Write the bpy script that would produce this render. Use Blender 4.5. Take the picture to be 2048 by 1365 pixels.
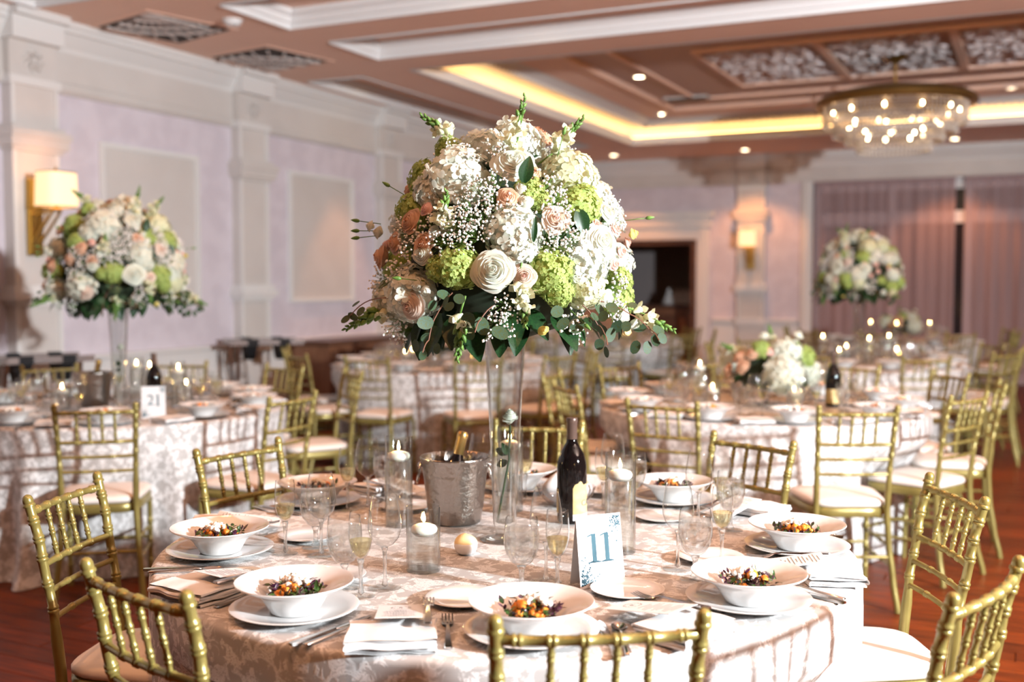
import bpy, bmesh, math, random
from mathutils import Vector, Matrix

# ---------------------------------------------------------------- scene, camera, light
sc = bpy.context.scene
for o in list(bpy.data.objects):
    bpy.data.objects.remove(o)
col = sc.collection
PI = math.pi
rnd = random.Random(11)

cam_d = bpy.data.cameras.new('camera')
cam = bpy.data.objects.new('camera', cam_d)
col.objects.link(cam)
cam_d.sensor_width = 36.0
cam_d.lens = 36.0 * 2171 / 2048
cam.location = (0, 0, 1.463)
cam.rotation_euler = (math.radians(90 - 3.1), 0, math.radians(25.55))
cam_d.clip_end = 100
cam_d.dof.use_dof = True
cam_d.dof.focus_distance = 2.62
cam_d.dof.aperture_fstop = 1.95
sc.camera = cam

world = bpy.data.worlds.new('world')
sc.world = world
world.use_nodes = True
bg = world.node_tree.nodes['Background']
bg.inputs['Color'].default_value = (1.0, 0.42, 0.17, 1)
bg.inputs['Strength'].default_value = 0.08

def lamp(name, kind, loc, power, color, radius=0.05, spot=None, blend=0.5, rot=None):
    d = bpy.data.lights.new(name, kind)
    d.energy = power
    d.color = color
    d.shadow_soft_size = radius
    if kind == 'SPOT':
        d.spot_size = math.radians(spot); d.spot_blend = blend
    o = bpy.data.objects.new(name, d)
    col.objects.link(o)
    o.location = loc
    if rot: o.rotation_euler = rot
    return o

# the photographer's flash on its stand, off to the right of the camera
flash_dir = Vector((math.cos(math.radians(150)), math.sin(math.radians(150)), -0.02))
lamp('flash', 'SPOT', (4.2, 1.75, 2.42), 3450, (0.93, 0.97, 1.0), 0.12, 106, 0.35, flash_dir.to_track_quat('-Z', 'Y').to_euler())

WARM = (1.0, 0.38, 0.12)
CAN_POWER = 78
sc.view_settings.view_transform = 'Standard'
sc.view_settings.look = 'None'
sc.view_settings.exposure = 0.2
sc.view_settings.gamma = 1.0
sc.view_settings.use_curve_mapping = False
cy = sc.cycles
cy.max_bounces = 9
cy.diffuse_bounces = 2
cy.glossy_bounces = 3
cy.transmission_bounces = 6
cy.transparent_max_bounces = 18
cy.caustics_reflective = False
cy.caustics_refractive = False
cy.sample_clamp_indirect = 8.0
cy.use_denoising = True
cy.use_adaptive_sampling = True
cy.adaptive_threshold = 0.09

# ---------------------------------------------------------------- mesh helpers
class MB:
    def __init__(self):
        self.v = []; self.f = []; self.uv = None
    def add(self, verts, faces, M=None):
        b = len(self.v)
        self.v += [tuple(M @ Vector(p)) for p in verts] if M is not None else [tuple(p) for p in verts]
        self.f += [tuple(i + b for i in f) for f in faces]
        return self
    def box(self, x0, x1, y0, y1, z0, z1, M=None):
        v = [(x0,y0,z0),(x1,y0,z0),(x1,y1,z0),(x0,y1,z0),(x0,y0,z1),(x1,y0,z1),(x1,y1,z1),(x0,y1,z1)]
        f = [(0,3,2,1),(4,5,6,7),(0,1,5,4),(1,2,6,5),(2,3,7,6),(3,0,4,7)]
        return self.add(v, f, M)
    def lathe(self, prof, n=24, M=None):
        v = []; f = []; rows = []
        for r, z in prof:
            if r < 1e-6:
                rows.append([len(v)]); v.append((0, 0, z))
            else:
                rows.append(list(range(len(v), len(v) + n)))
                v += [(r*math.cos(2*PI*k/n), r*math.sin(2*PI*k/n), z) for k in range(n)]
        for a, b in zip(rows, rows[1:]):
            for k in range(n):
                k2 = (k + 1) % n
                if len(a) == 1 and len(b) == 1: continue
                if len(a) == 1: f.append((a[0], b[k2], b[k]))
                elif len(b) == 1: f.append((a[k], a[k2], b[0]))
                else: f.append((a[k], a[k2], b[k2], b[k]))
        return self.add(v, f, M)
    def tube(self, pts, rad, n=8, M=None, cap=True, flat=1.0):
        pts = [Vector(p) for p in pts]
        if not isinstance(rad, (list, tuple)): rad = [rad] * len(pts)
        v = []; f = []
        up = None
        for i, p in enumerate(pts):
            t = (pts[min(i+1, len(pts)-1)] - pts[max(i-1, 0)])
            if t.length < 1e-9: t = Vector((0, 0, 1))
            t.normalize()
            if up is None:
                up = Vector((0, 0, 1)) if abs(t.z) < 0.9 else Vector((1, 0, 0))
            a = t.cross(up)
            if a.length < 1e-6: a = t.cross(Vector((0, 1, 0)))
            a.normalize(); b = a.cross(t); b.normalize(); up = b
            for k in range(n):
                w = 2*PI*k/n
                v.append(p + a*math.cos(w)*rad[i] + b*math.sin(w)*rad[i]*flat)
        for i in range(len(pts)-1):
            for k in range(n):
                k2 = (k+1) % n
                f.append((i*n+k, i*n+k2, (i+1)*n+k2, (i+1)*n+k))
        if cap:
            f.append(tuple(range(n-1, -1, -1)))
            f.append(tuple((len(pts)-1)*n + k for k in range(n)))
        return self.add(v, f, M)
    def sphere(self, c, r, n=8, m=5, sz=1.0, M=None):
        prof = [(r*math.sin(PI*k/m), -r*sz*math.cos(PI*k/m)) for k in range(m+1)]
        prof[0] = (0, -r*sz); prof[-1] = (0, r*sz)
        T = Matrix.Translation(c)
        return self.lathe(prof, n, (M @ T) if M is not None else T)
    def sheet(self, fn, nu, nv, M=None, closeu=False):
        v = [fn(i/nu, j/nv) for j in range(nv+1) for i in range(nu + (0 if closeu else 1))]
        w = nu if closeu else nu + 1
        f = []
        for j in range(nv):
            for i in range(nu):
                i2 = (i+1) % w if closeu else i+1
                f.append((j*w+i, j*w+i2, (j+1)*w+i2, (j+1)*w+i))
        return self.add(v, f, M)
    def prism(self, poly, z0, z1, M=None):
        n = len(poly)
        v = [(x, y, z0) for x, y in poly] + [(x, y, z1) for x, y in poly]
        f = [tuple(range(n-1, -1, -1)), tuple(range(n, 2*n))] + [(i, (i+1) % n, n+(i+1) % n, n+i) for i in range(n)]
        return self.add(v, f, M)
    def mesh(self, name, mat, smooth=True, angle=40):
        me = bpy.data.meshes.new(name)
        me.from_pydata(self.v, [], self.f)
        me.update()
        if mat: me.materials.append(mat)
        if smooth:
            me.shade_smooth()
            if angle: me.set_sharp_from_angle(angle=math.radians(angle))
        return me

def put(name, me, parent=None, loc=(0,0,0), rot=(0,0,0), scale=1.0):
    o = bpy.data.objects.new(name, me)
    col.objects.link(o)
    o.parent = parent
    o.location = loc
    o.rotation_euler = rot
    o.scale = (scale,)*3 if isinstance(scale, (int, float)) else scale
    return o

def tag(o, label=None, cat=None, group=None, kind=None):
    if label: o['label'] = label
    if cat: o['category'] = cat
    if group: o['group'] = group
    if kind: o['kind'] = kind
    return o

def thing(name, label, cat, loc=(0,0,0), rz=0.0, group=None):
    o = put(name, None, None, loc, (0, 0, rz))
    o.empty_display_size = 0.05
    return tag(o, label, cat, group)

def dup(root, loc=None, rz=None, label=None, group=None, scale=None, cat=None):
    kids = {}
    for o in KIDS.get(root.name, []):
        kids.setdefault(o.parent.name, []).append(o)
    def cp(o, parent):
        c = o.copy(); col.objects.link(c); c.parent = parent
        for ch in kids.get(o.name, []):
            cp(ch, c)
        return c
    r = root.copy(); col.objects.link(r)
    if loc is not None: r.location = loc
    if rz is not None: r.rotation_euler = (0, 0, rz)
    if scale is not None: r.scale = (scale,)*3
    if label: r['label'] = label
    if group: r['group'] = group
    if cat: r['category'] = cat
    for ch in kids.get(root.name, []):
        cp(ch, r)
    return r
KIDS = {}
def register(root):
    out = []
    def walk(o):
        for ch in [x for x in bpy.data.objects if x.parent == o]:
            out.append(ch); walk(ch)
    walk(root)
    KIDS[root.name] = out
    return root

def struct(name, me, parent=None, **kw):
    o = put(name, me, parent, **kw)
    if parent is None: o['kind'] = 'structure'
    return o

def align(d, roll=0.0):
    """rotation whose local +Z points along d"""
    q = Vector(d).to_track_quat('Z', 'Y')
    return (q.to_matrix() @ Matrix.Rotation(roll, 3, 'Z')).to_euler()

def alignM(p, d, roll=0.0, s=1.0):
    q = Vector(d).to_track_quat('Z', 'Y')
    return Matrix.Translation(p) @ q.to_matrix().to_4x4() @ Matrix.Rotation(roll, 4, 'Z') @ Matrix.Scale(s, 4)

# ---------------------------------------------------------------- materials
def new_mat(name):
    m = bpy.data.materials.new(name); m.use_nodes = True
    nt = m.node_tree
    return m, nt, nt.nodes['Principled BSDF'], nt.nodes['Material Output']

def N(nt, kind, **kw):
    n = nt.nodes.new(kind)
    for k, v in kw.items():
        if k.startswith('i_'):
            n.inputs[k[2:].replace('_', ' ')].default_value = v
        else: setattr(n, k, v)
    return n

def rgba(c): return (*c, 1.0)

def mat(name, color, rough=0.5, metal=0.0, color2=None, scale=6.0, detail=3.0, lo=0.4, hi=0.6, bump=0.0, bscale=60.0,
        spec=0.5, sub=0.0, trans=0.0, emit=0.0, emit_color=None, sheen=0.0, coat=0.0, obj_var=0.0, stretch=None):
    m, nt, b, out = new_mat(name)
    b.inputs['Base Color'].default_value = rgba(color)
    b.inputs['Roughness'].default_value = rough
    b.inputs['Metallic'].default_value = metal
    b.inputs['Specular IOR Level'].default_value = spec
    if sheen: b.inputs['Sheen Weight'].default_value = sheen
    if coat: b.inputs['Coat Weight'].default_value = coat; b.inputs['Coat Roughness'].default_value = 0.1
    if trans: b.inputs['Transmission Weight'].default_value = trans
    if sub:
        b.inputs['Subsurface Weight'].default_value = sub
        b.inputs['Subsurface Radius'].default_value = (0.02, 0.012, 0.008)
        b.inputs['Subsurface Scale'].default_value = 0.4
    if emit:
        b.inputs['Emission Color'].default_value = rgba(emit_color or color)
        b.inputs['Emission Strength'].default_value = emit
    tc = N(nt, 'ShaderNodeTexCoord'); src = tc.outputs['Object']
    if stretch:
        mp = N(nt, 'ShaderNodeMapping'); mp.inputs['Scale'].default_value = stretch
        nt.links.new(src, mp.inputs['Vector']); src = mp.outputs['Vector']
    if color2 is not None:
        nz = N(nt, 'ShaderNodeTexNoise', i_Scale=scale, i_Detail=detail)
        nt.links.new(src, nz.inputs['Vector'])
        mr = N(nt, 'ShaderNodeMapRange'); mr.inputs['From Min'].default_value = lo; mr.inputs['From Max'].default_value = hi
        nt.links.new(nz.outputs['Fac'], mr.inputs['Value'])
        mx = N(nt, 'ShaderNodeMix', data_type='RGBA')
        mx.inputs['A'].default_value = rgba(color); mx.inputs['B'].default_value = rgba(color2)
        nt.links.new(mr.outputs['Result'], mx.inputs['Factor'])
        last = mx.outputs['Result']
        if obj_var:
            oi = N(nt, 'ShaderNodeObjectInfo')
            hs = N(nt, 'ShaderNodeHueSaturation')
            mr2 = N(nt, 'ShaderNodeMapRange'); mr2.inputs['To Min'].default_value = 1-obj_var; mr2.inputs['To Max'].default_value = 1+obj_var
            nt.links.new(oi.outputs['Random'], mr2.inputs['Value'])
            nt.links.new(mr2.outputs['Result'], hs.inputs['Value'])
            nt.links.new(last, hs.inputs['Color']); last = hs.outputs['Color']
        nt.links.new(last, b.inputs['Base Color'])
    if bump:
        nb = N(nt, 'ShaderNodeTexNoise', i_Scale=bscale, i_Detail=2.0)
        nt.links.new(src, nb.inputs['Vector'])
        bp = N(nt, 'ShaderNodeBump'); bp.inputs['Strength'].default_value = bump; bp.inputs['Distance'].default_value = 0.01
        nt.links.new(nb.outputs['Fac'], bp.inputs['Height'])
        nt.links.new(bp.outputs['Normal'], b.inputs['Normal'])
    return m

def glass_mat(name, tint=(0.975, 0.985, 0.98), edge=0.75, body=0.02, power=5.0, rim=0.30):
    """thin-walled glass: clear straight through, reflecting more and more towards grazing angles"""
    m, nt, b, out = new_mat(name)
    nt.nodes.remove(b)
    tr = N(nt, 'ShaderNodeBsdfTransparent'); tr.inputs['Color'].default_value = rgba(tint)
    gl = N(nt, 'ShaderNodeBsdfGlossy'); gl.inputs['Roughness'].default_value = 0.035
    l2 = N(nt, 'ShaderNodeLayerWeight'); l2.inputs['Blend'].default_value = 0.5
    p2 = N(nt, 'ShaderNodeMath', operation='POWER'); p2.inputs[1].default_value = 4.0; nt.links.new(l2.outputs['Facing'], p2.inputs[0])
    tm_ = N(nt, 'ShaderNodeMix', data_type='RGBA'); tm_.inputs['A'].default_value = rgba(tint); tm_.inputs['B'].default_value = rgba([c*rim for c in tint])  # dark refracted edges put into the tint at grazing angles
    nt.links.new(p2.outputs[0], tm_.inputs['Factor']); nt.links.new(tm_.outputs['Result'], tr.inputs['Color'])
    gl.inputs['Color'].default_value = (1, 1, 1, 1)
    lw = N(nt, 'ShaderNodeLayerWeight'); lw.inputs['Blend'].default_value = 0.5
    pw = N(nt, 'ShaderNodeMath', operation='POWER'); pw.inputs[1].default_value = power
    nt.links.new(lw.outputs['Facing'], pw.inputs[0])
    ma = N(nt, 'ShaderNodeMath', operation='MULTIPLY_ADD'); ma.inputs[1].default_value = edge; ma.inputs[2].default_value = body + 0.02
    nt.links.new(pw.outputs[0], ma.inputs[0])
    mx = N(nt, 'ShaderNodeMixShader')
    nt.links.new(ma.outputs[0], mx.inputs['Fac'])
    nt.links.new(tr.outputs[0], mx.inputs[1]); nt.links.new(gl.outputs[0], mx.inputs[2])
    nt.links.new(mx.outputs[0], out.inputs['Surface'])
    return m

def liquid_mat(name, color, ior=1.33, keep=0.45):
    """clear liquid or solid glass: part refracting, part straight through so light still reaches the cloth"""
    m, nt, b, out = new_mat(name)
    nt.nodes.remove(b)
    g = N(nt, 'ShaderNodeBsdfGlass'); g.inputs['IOR'].default_value = ior; g.inputs['Roughness'].default_value = 0.0
    g.inputs['Color'].default_value = rgba(color)
    tr = N(nt, 'ShaderNodeBsdfTransparent'); tr.inputs['Color'].default_value = rgba(color)
    mx = N(nt, 'ShaderNodeMixShader'); mx.inputs['Fac'].default_value = keep
    nt.links.new(g.outputs[0], mx.inputs[1]); nt.links.new(tr.outputs[0], mx.inputs[2])
    nt.links.new(mx.outputs[0], out.inputs['Surface'])
    return m

def emit_mat(name, color, strength):
    m, nt, b, out = new_mat(name)
    nt.nodes.remove(b)
    e = N(nt, 'ShaderNodeEmission'); e.inputs['Color'].default_value = rgba(color); e.inputs['Strength'].default_value = strength
    nt.links.new(e.outputs[0], out.inputs['Surface'])
    return m

def damask_mat(name, light, dark, period=0.27, r_hi=0.62, r_lo=0.32, thresh=(0.47, 0.53), use_uv=True, bump=0.15, rough_var=True, dist=0.8):
    """mirror-repeat noise: symmetric scrolling leaf shapes woven satin on matt"""
    m, nt, b, out = new_mat(name)
    tc = N(nt, 'ShaderNodeTexCoord')
    sx = N(nt, 'ShaderNodeSeparateXYZ')
    nt.links.new(tc.outputs['UV' if use_uv else 'Object'], sx.inputs[0])
    ax = ('X', 'Y') if use_uv else ('Y', 'Z')
    # half-drop repeat: shift y by half a period on every other column
    fl = N(nt, 'ShaderNodeMath', operation='DIVIDE'); fl.inputs[1].default_value = period
    nt.links.new(sx.outputs[ax[0]], fl.inputs[0])
    fr = N(nt, 'ShaderNodeMath', operation='ROUND'); nt.links.new(fl.outputs[0], fr.inputs[0])
    md = N(nt, 'ShaderNodeMath', operation='PINGPONG'); md.inputs[1].default_value = 1.0; nt.links.new(fr.outputs[0], md.inputs[0])
    sh = N(nt, 'ShaderNodeMath', operation='MULTIPLY_ADD'); sh.inputs[1].default_value = period * 0.7
    nt.links.new(md.outputs[0], sh.inputs[0]); nt.links.new(sx.outputs[ax[1]], sh.inputs[2])
    px = N(nt, 'ShaderNodeMath', operation='SUBTRACT'); nt.links.new(fl.outputs[0], px.inputs[0]); nt.links.new(fr.outputs[0], px.inputs[1])
    pa = N(nt, 'ShaderNodeMath', operation='ABSOLUTE'); nt.links.new(px.outputs[0], pa.inputs[0])
    py = N(nt, 'ShaderNodeMath', operation='DIVIDE'); py.inputs[1].default_value = period * 1.4; nt.links.new(sh.outputs[0], py.inputs[0])
    pf = N(nt, 'ShaderNodeMath', operation='FRACT'); nt.links.new(py.outputs[0], pf.inputs[0])
    cb = N(nt, 'ShaderNodeCombineXYZ')
    nt.links.new(pa.outputs[0], cb.inputs[0]); nt.links.new(pf.outputs[0], cb.inputs[1])
    mp = N(nt, 'ShaderNodeMapping'); mp.inputs['Scale'].default_value = (1, 1.4, 1)
    nt.links.new(cb.outputs[0], mp.inputs['Vector'])
    nz = N(nt, 'ShaderNodeTexNoise', i_Scale=6.5, i_Detail=3.0, i_Roughness=0.6, i_Distortion=dist)
    nt.links.new(mp.outputs[0], nz.inputs['Vector'])
    mr = N(nt, 'ShaderNodeMapRange'); mr.inputs['From Min'].default_value = thresh[0]; mr.inputs['From Max'].default_value = thresh[1]
    nt.links.new(nz.outputs['Fac'], mr.inputs['Value'])
    m2 = N(nt, 'ShaderNodeMapRange'); m2.inputs['From Min'].default_value = 0.035; m2.inputs['From Max'].default_value = 0.06
    w3 = N(nt, 'ShaderNodeTexNoise', i_Scale=15.0, i_Detail=1.0, i_Distortion=1.6); nt.links.new(mp.outputs[0], w3.inputs['Vector'])
    s3 = N(nt, 'ShaderNodeMath', operation='SUBTRACT'); s3.inputs[1].default_value = 0.5; nt.links.new(w3.outputs['Fac'], s3.inputs[0])
    a3 = N(nt, 'ShaderNodeMath', operation='ABSOLUTE'); nt.links.new(s3.outputs[0], a3.inputs[0])
    m2.inputs['From Min'].default_value = 0.012; m2.inputs['From Max'].default_value = 0.03; nt.links.new(a3.outputs[0], m2.inputs['Value'])
    mu = N(nt, 'ShaderNodeMath', operation='MULTIPLY'); nt.links.new(mr.outputs[0], mu.inputs[0]); nt.links.new(m2.outputs[0], mu.inputs[1])
    mx = N(nt, 'ShaderNodeMix', data_type='RGBA'); mx.inputs['A'].default_value = rgba(dark); mx.inputs['B'].default_value = rgba(light)
    nt.links.new(mu.outputs[0], mx.inputs['Factor']); nt.links.new(mx.outputs['Result'], b.inputs['Base Color'])
    if rough_var:
        rr = N(nt, 'ShaderNodeMapRange'); rr.inputs['To Min'].default_value = r_hi; rr.inputs['To Max'].default_value = r_lo
        nt.links.new(mu.outputs[0], rr.inputs['Value']); nt.links.new(rr.outputs[0], b.inputs['Roughness'])
    else: b.inputs['Roughness'].default_value = r_hi
    if bump:
        bp = N(nt, 'ShaderNodeBump'); bp.inputs['Strength'].default_value = bump; bp.inputs['Distance'].default_value = 0.002
        nt.links.new(mu.outputs[0], bp.inputs['Height']); nt.links.new(bp.outputs['Normal'], b.inputs['Normal'])
    return m

M = {}
M['gold'] = mat('gold_lacquer', (0.30, 0.25, 0.075), 0.30, 0.38, color2=(0.25, 0.205, 0.06), scale=14, spec=0.6)
M['cushion'] = mat('cushion_vinyl', (0.78, 0.73, 0.68), 0.5, bump=0.05, bscale=40)
M['cloth'] = damask_mat('damask_cloth', (0.82, 0.82, 0.82), (0.46, 0.447, 0.437))
M['china'] = mat('china', (0.80, 0.79, 0.78), 0.08, spec=0.6, coat=0.5)
M['napkin'] = mat('napkin_linen', (0.82, 0.82, 0.82), 0.85, bump=0.25, bscale=700)
M['steel'] = mat('steel', (0.62, 0.60, 0.58), 0.16, 1.0)
M['bucket'] = mat('hammered_steel', (0.36, 0.335, 0.31), 0.28, 1.0, bump=0.35, bscale=70)
M['glass'] = glass_mat('clear_glass', edge=0.95, body=0.02, power=3.5)
M['foot_glass'] = glass_mat('foot_glass', edge=0.6, body=0.03, power=5.0, rim=0.95)
M['vase_glass'] = glass_mat('vase_glass', tint=(0.95, 0.965, 0.96), edge=1.0, body=0.03, power=2.4)
M['glass_thick'] = glass_mat('thick_glass', tint=(0.96, 0.975, 0.97), edge=0.95, body=0.02, power=3.6)
M['solid_glass'] = liquid_mat('solid_glass', (0.97, 0.98, 0.98), 1.45, 0.35)
M['water'] = liquid_mat('water', (0.995, 0.996, 0.996), 1.33, 0.66)
M['champagne'] = liquid_mat('champagne', (0.965, 0.925, 0.74), 1.33, 0.62)
M['ice'] = liquid_mat('ice', (0.99, 0.995, 0.995), 1.31, 0.75)
M['wax'] = mat('wax', (0.93, 0.88, 0.80), 0.45, sub=0.6)
M['flame'] = emit_mat('flame', (1.0, 0.60, 0.22), 110)
M['wick'] = mat('wick', (0.05, 0.04, 0.03), 0.9)
M['paper'] = mat('paper', (0.74, 0.75, 0.76), 0.7)
def petal(name, color, color2, scale=30):
    m = mat(name, color, 0.6, color2=color2, scale=scale, spec=0.3)
    nt = m.node_tree; b = nt.nodes['Principled BSDF']; out = nt.nodes['Material Output']
    tl = N(nt, 'ShaderNodeBsdfTranslucent'); mx = N(nt, 'ShaderNodeMixShader'); mx.inputs['Fac'].default_value = 0.40
    nt.links.new(b.inputs['Base Color'].links[0].from_socket, tl.inputs['Color'])
    nt.links.new(b.outputs[0], mx.inputs[1]); nt.links.new(tl.outputs[0], mx.inputs[2]); nt.links.new(mx.outputs[0], out.inputs['Surface'])
    return m
M['ink'] = mat('ink', (0.12, 0.12, 0.13), 0.8)
M['teal'] = mat('teal_ink', (0.008, 0.05, 0.075), 0.7, color2=(0.05, 0.15, 0.20), scale=9, lo=0.35, hi=0.65)
M['bottle'] = mat('dark_bottle', (0.006, 0.004, 0.004), 0.06, spec=0.4)
M['capsule'] = mat('capsule', (0.12, 0.075, 0.06), 0.35, 0.3)
M['gold_foil'] = mat('gold_foil', (0.62, 0.40, 0.14), 0.3, 0.9)
M['label'] = mat('bottle_label', (0.66, 0.50, 0.24), 0.6, color2=(0.56, 0.41, 0.17), scale=30)
M['butter'] = mat('butter', (0.90, 0.70, 0.35), 0.5, sub=0.3)
M['wire'] = mat('wire', (0.1, 0.09, 0.08), 0.5)

# ---------------------------------------------------------------- the room
M['wallpaper'] = mat('wallpaper', (0.75, 0.675, 0.73), 0.7, color2=(0.69, 0.615, 0.67), scale=5, detail=4, lo=0.42, hi=0.58)
M['cream'] = mat('cream_paint', (0.71, 0.655, 0.62), 0.55, color2=(0.67, 0.615, 0.58), scale=2)
M['trim'] = mat('trim_paint', (0.80, 0.77, 0.75), 0.5)
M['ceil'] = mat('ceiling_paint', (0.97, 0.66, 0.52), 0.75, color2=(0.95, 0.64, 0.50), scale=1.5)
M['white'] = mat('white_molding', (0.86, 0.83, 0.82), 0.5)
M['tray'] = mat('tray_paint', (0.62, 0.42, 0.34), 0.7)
M['relief'] = mat('silvered_relief', (0.80, 0.73, 0.73), 0.4, 0.2)
M['brass'] = mat('brass', (0.60, 0.42, 0.14), 0.28, 0.9)
M['dark_brass'] = mat('dark_brass', (0.30, 0.17, 0.05), 0.35, 0.8)
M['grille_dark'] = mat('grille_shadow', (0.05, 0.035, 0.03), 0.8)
M['grille'] = mat('grille_metal', (0.62, 0.53, 0.49), 0.5)
M['can'] = emit_mat('can_lens', (1.0, 0.80, 0.52), 22)
M['strip'] = emit_mat('led_strip', (1.0, 0.56, 0.19), 14)
M['shade'] = mat('lamp_shade', (0.9, 0.74, 0.52), 0.8, emit=0.95, emit_color=(1.0, 0.62, 0.30))
M['dark_wood'] = mat('dark_wood', (0.13, 0.055, 0.03), 0.35, color2=(0.08, 0.03, 0.018), scale=4, stretch=(1, 1, 8))
M['brown_wood'] = mat('brown_wood', (0.28, 0.12, 0.06), 0.4, color2=(0.20, 0.08, 0.04), scale=5, stretch=(8, 1, 1))
M['grey_wall'] = mat('grey_wall', (0.34, 0.30, 0.30), 0.8)
M['night'] = mat('night_glass', (0.03, 0.025, 0.03), 0.1)
M['plank'] = mat('oak_plank', (0.185, 0.035, 0.005), 0.40, color2=(0.075, 0.013, 0.0025), scale=3.0, detail=6, lo=0.35, hi=0.65, obj_var=0.28, stretch=(1.2, 14, 1), spec=0.16)
M['plank_gap'] = mat('floor_base', (0.05, 0.018, 0.01), 0.6)

XL, XR, YF, YB, ZC = -6.75, 6.2, -4.2, 17.0, 3.44

# floor: base slab, then planks
floor = struct('floor', MB().box(XL, XR, YF, YB + 2.4, -0.12, -0.014).mesh('floor', M['plank_gap'], False))
PW = 0.125
pl_meshes = {}
def plank_mesh(L):
    if L not in pl_meshes:
        b = MB(); e = 0.003; w = PW - 0.003; l = L - 0.003; h = 0.014
        v = [(0,0,0),(l,0,0),(l,w,0),(0,w,0),(0,0,h-e),(l,0,h-e),(l,w,h-e),(0,w,h-e),(e,e,h),(l-e,e,h),(l-e,w-e,h),(e,w-e,h)]
        f = [(0,1,5,4),(1,2,6,5),(2,3,7,6),(3,0,4,7),(4,5,9,8),(5,6,10,9),(6,7,11,10),(7,4,8,11),(8,9,10,11)]
        pl_meshes[L] = b.add(v, f).mesh('plank', M['plank'], False)
    return pl_meshes[L]
cells = []
r2 = random.Random(5)
ny = int((YB + 2.4 - YF) / PW)
s25, c25 = math.sin(math.radians(25.55)), math.cos(math.radians(25.55))
for j in range(ny):
    y = YF + j * PW
    x = XL - r2.random() * 1.2
    while x < XR:
        L = r2.choice((0.9, 1.2, 1.5, 1.8))
        cx, cyy = x + L/2, y + PW/2
        right = cx*c25 + cyy*s25; fwd = -cx*s25 + cyy*c25
        key = 99.0
        if fwd > 1.2 and abs(right) < fwd*0.47 + 0.9:
            bare = (right/fwd > 0.33) or (right/fwd < -0.28 and fwd < 4.5)
            key = fwd + (0 if bare else 4)
        cells.append((key, max(x, XL), y, L if x >= XL else round(L, 1)))
        x += L
cells.sort()
rest = MB()
for i, (k, x, y, L) in enumerate(cells):
    L2 = min(L, XR - x)
    if i < 300 and abs(L2 - L) < 1e-6:
        put('plank', plank_mesh(L), floor, (x, y, -0.014))
    elif k < 99 or True:
        if L2 > 0.05: rest.box(x, x + L2 - 0.003, y, y + PW - 0.003, -0.014, 0.0)
tag(put('plank_field', rest.mesh('plank_field', M['plank'], False), floor), kind='stuff')

# ---- left wall
wl = struct('wall_left', MB().box(XL - 0.2, XL, YF, YB, 0, ZC + 0.6).mesh('wall_left', M['wallpaper'], False))
def runY(prof, y0, y1, name, m, parent):
    """extrude a (proud, z) profile along the left wall"""
    b = MB(); n = len(prof)
    v = [(XL + p, y0, z) for p, z in prof] + [(XL + p, y1, z) for p, z in prof]
    f = [(i, i+1, n+i+1, n+i) for i in range(n-1)] + [tuple(range(n)), tuple(range(2*n-1, n-1, -1))]
    return put(name, b.add(v, f).mesh(name, m, False), parent)
CROWN = [(0, 3.22), (0.025, 3.22), (0.03, 3.25), (0.06, 3.29), (0.10, 3.35), (0.12, 3.36), (0.12, 3.39), (0.135, 3.40), (0.135, 3.44), (0, 3.44)]
runY(CROWN, YF, YB, 'crown_molding', M['trim'], wl)
runY([(0, 2.95), (0.03, 2.95), (0.03, 2.985), (0.018, 3.0), (0.018, 3.22), (0, 3.22)], YF, YB, 'frieze', M['cream'], wl)
runY([(0, 2.90), (0.02, 2.90), (0.045, 2.93), (0.045, 2.95), (0, 2.95)], YF, YB, 'frieze_bead', M['cream'], wl)
runY([(0, 0.80), (0.03, 0.80), (0.035, 0.84), (0.05, 0.86), (0.05, 0.885), (0, 0.89)], YF, YB, 'chair_rail', M['trim'], wl)
runY([(0, 0.0), (0.03, 0.0), (0.03, 0.16), (0.015, 0.18), (0.015, 0.80), (0, 0.80)], YF, YB, 'wainscot', M['trim'], wl)

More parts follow.
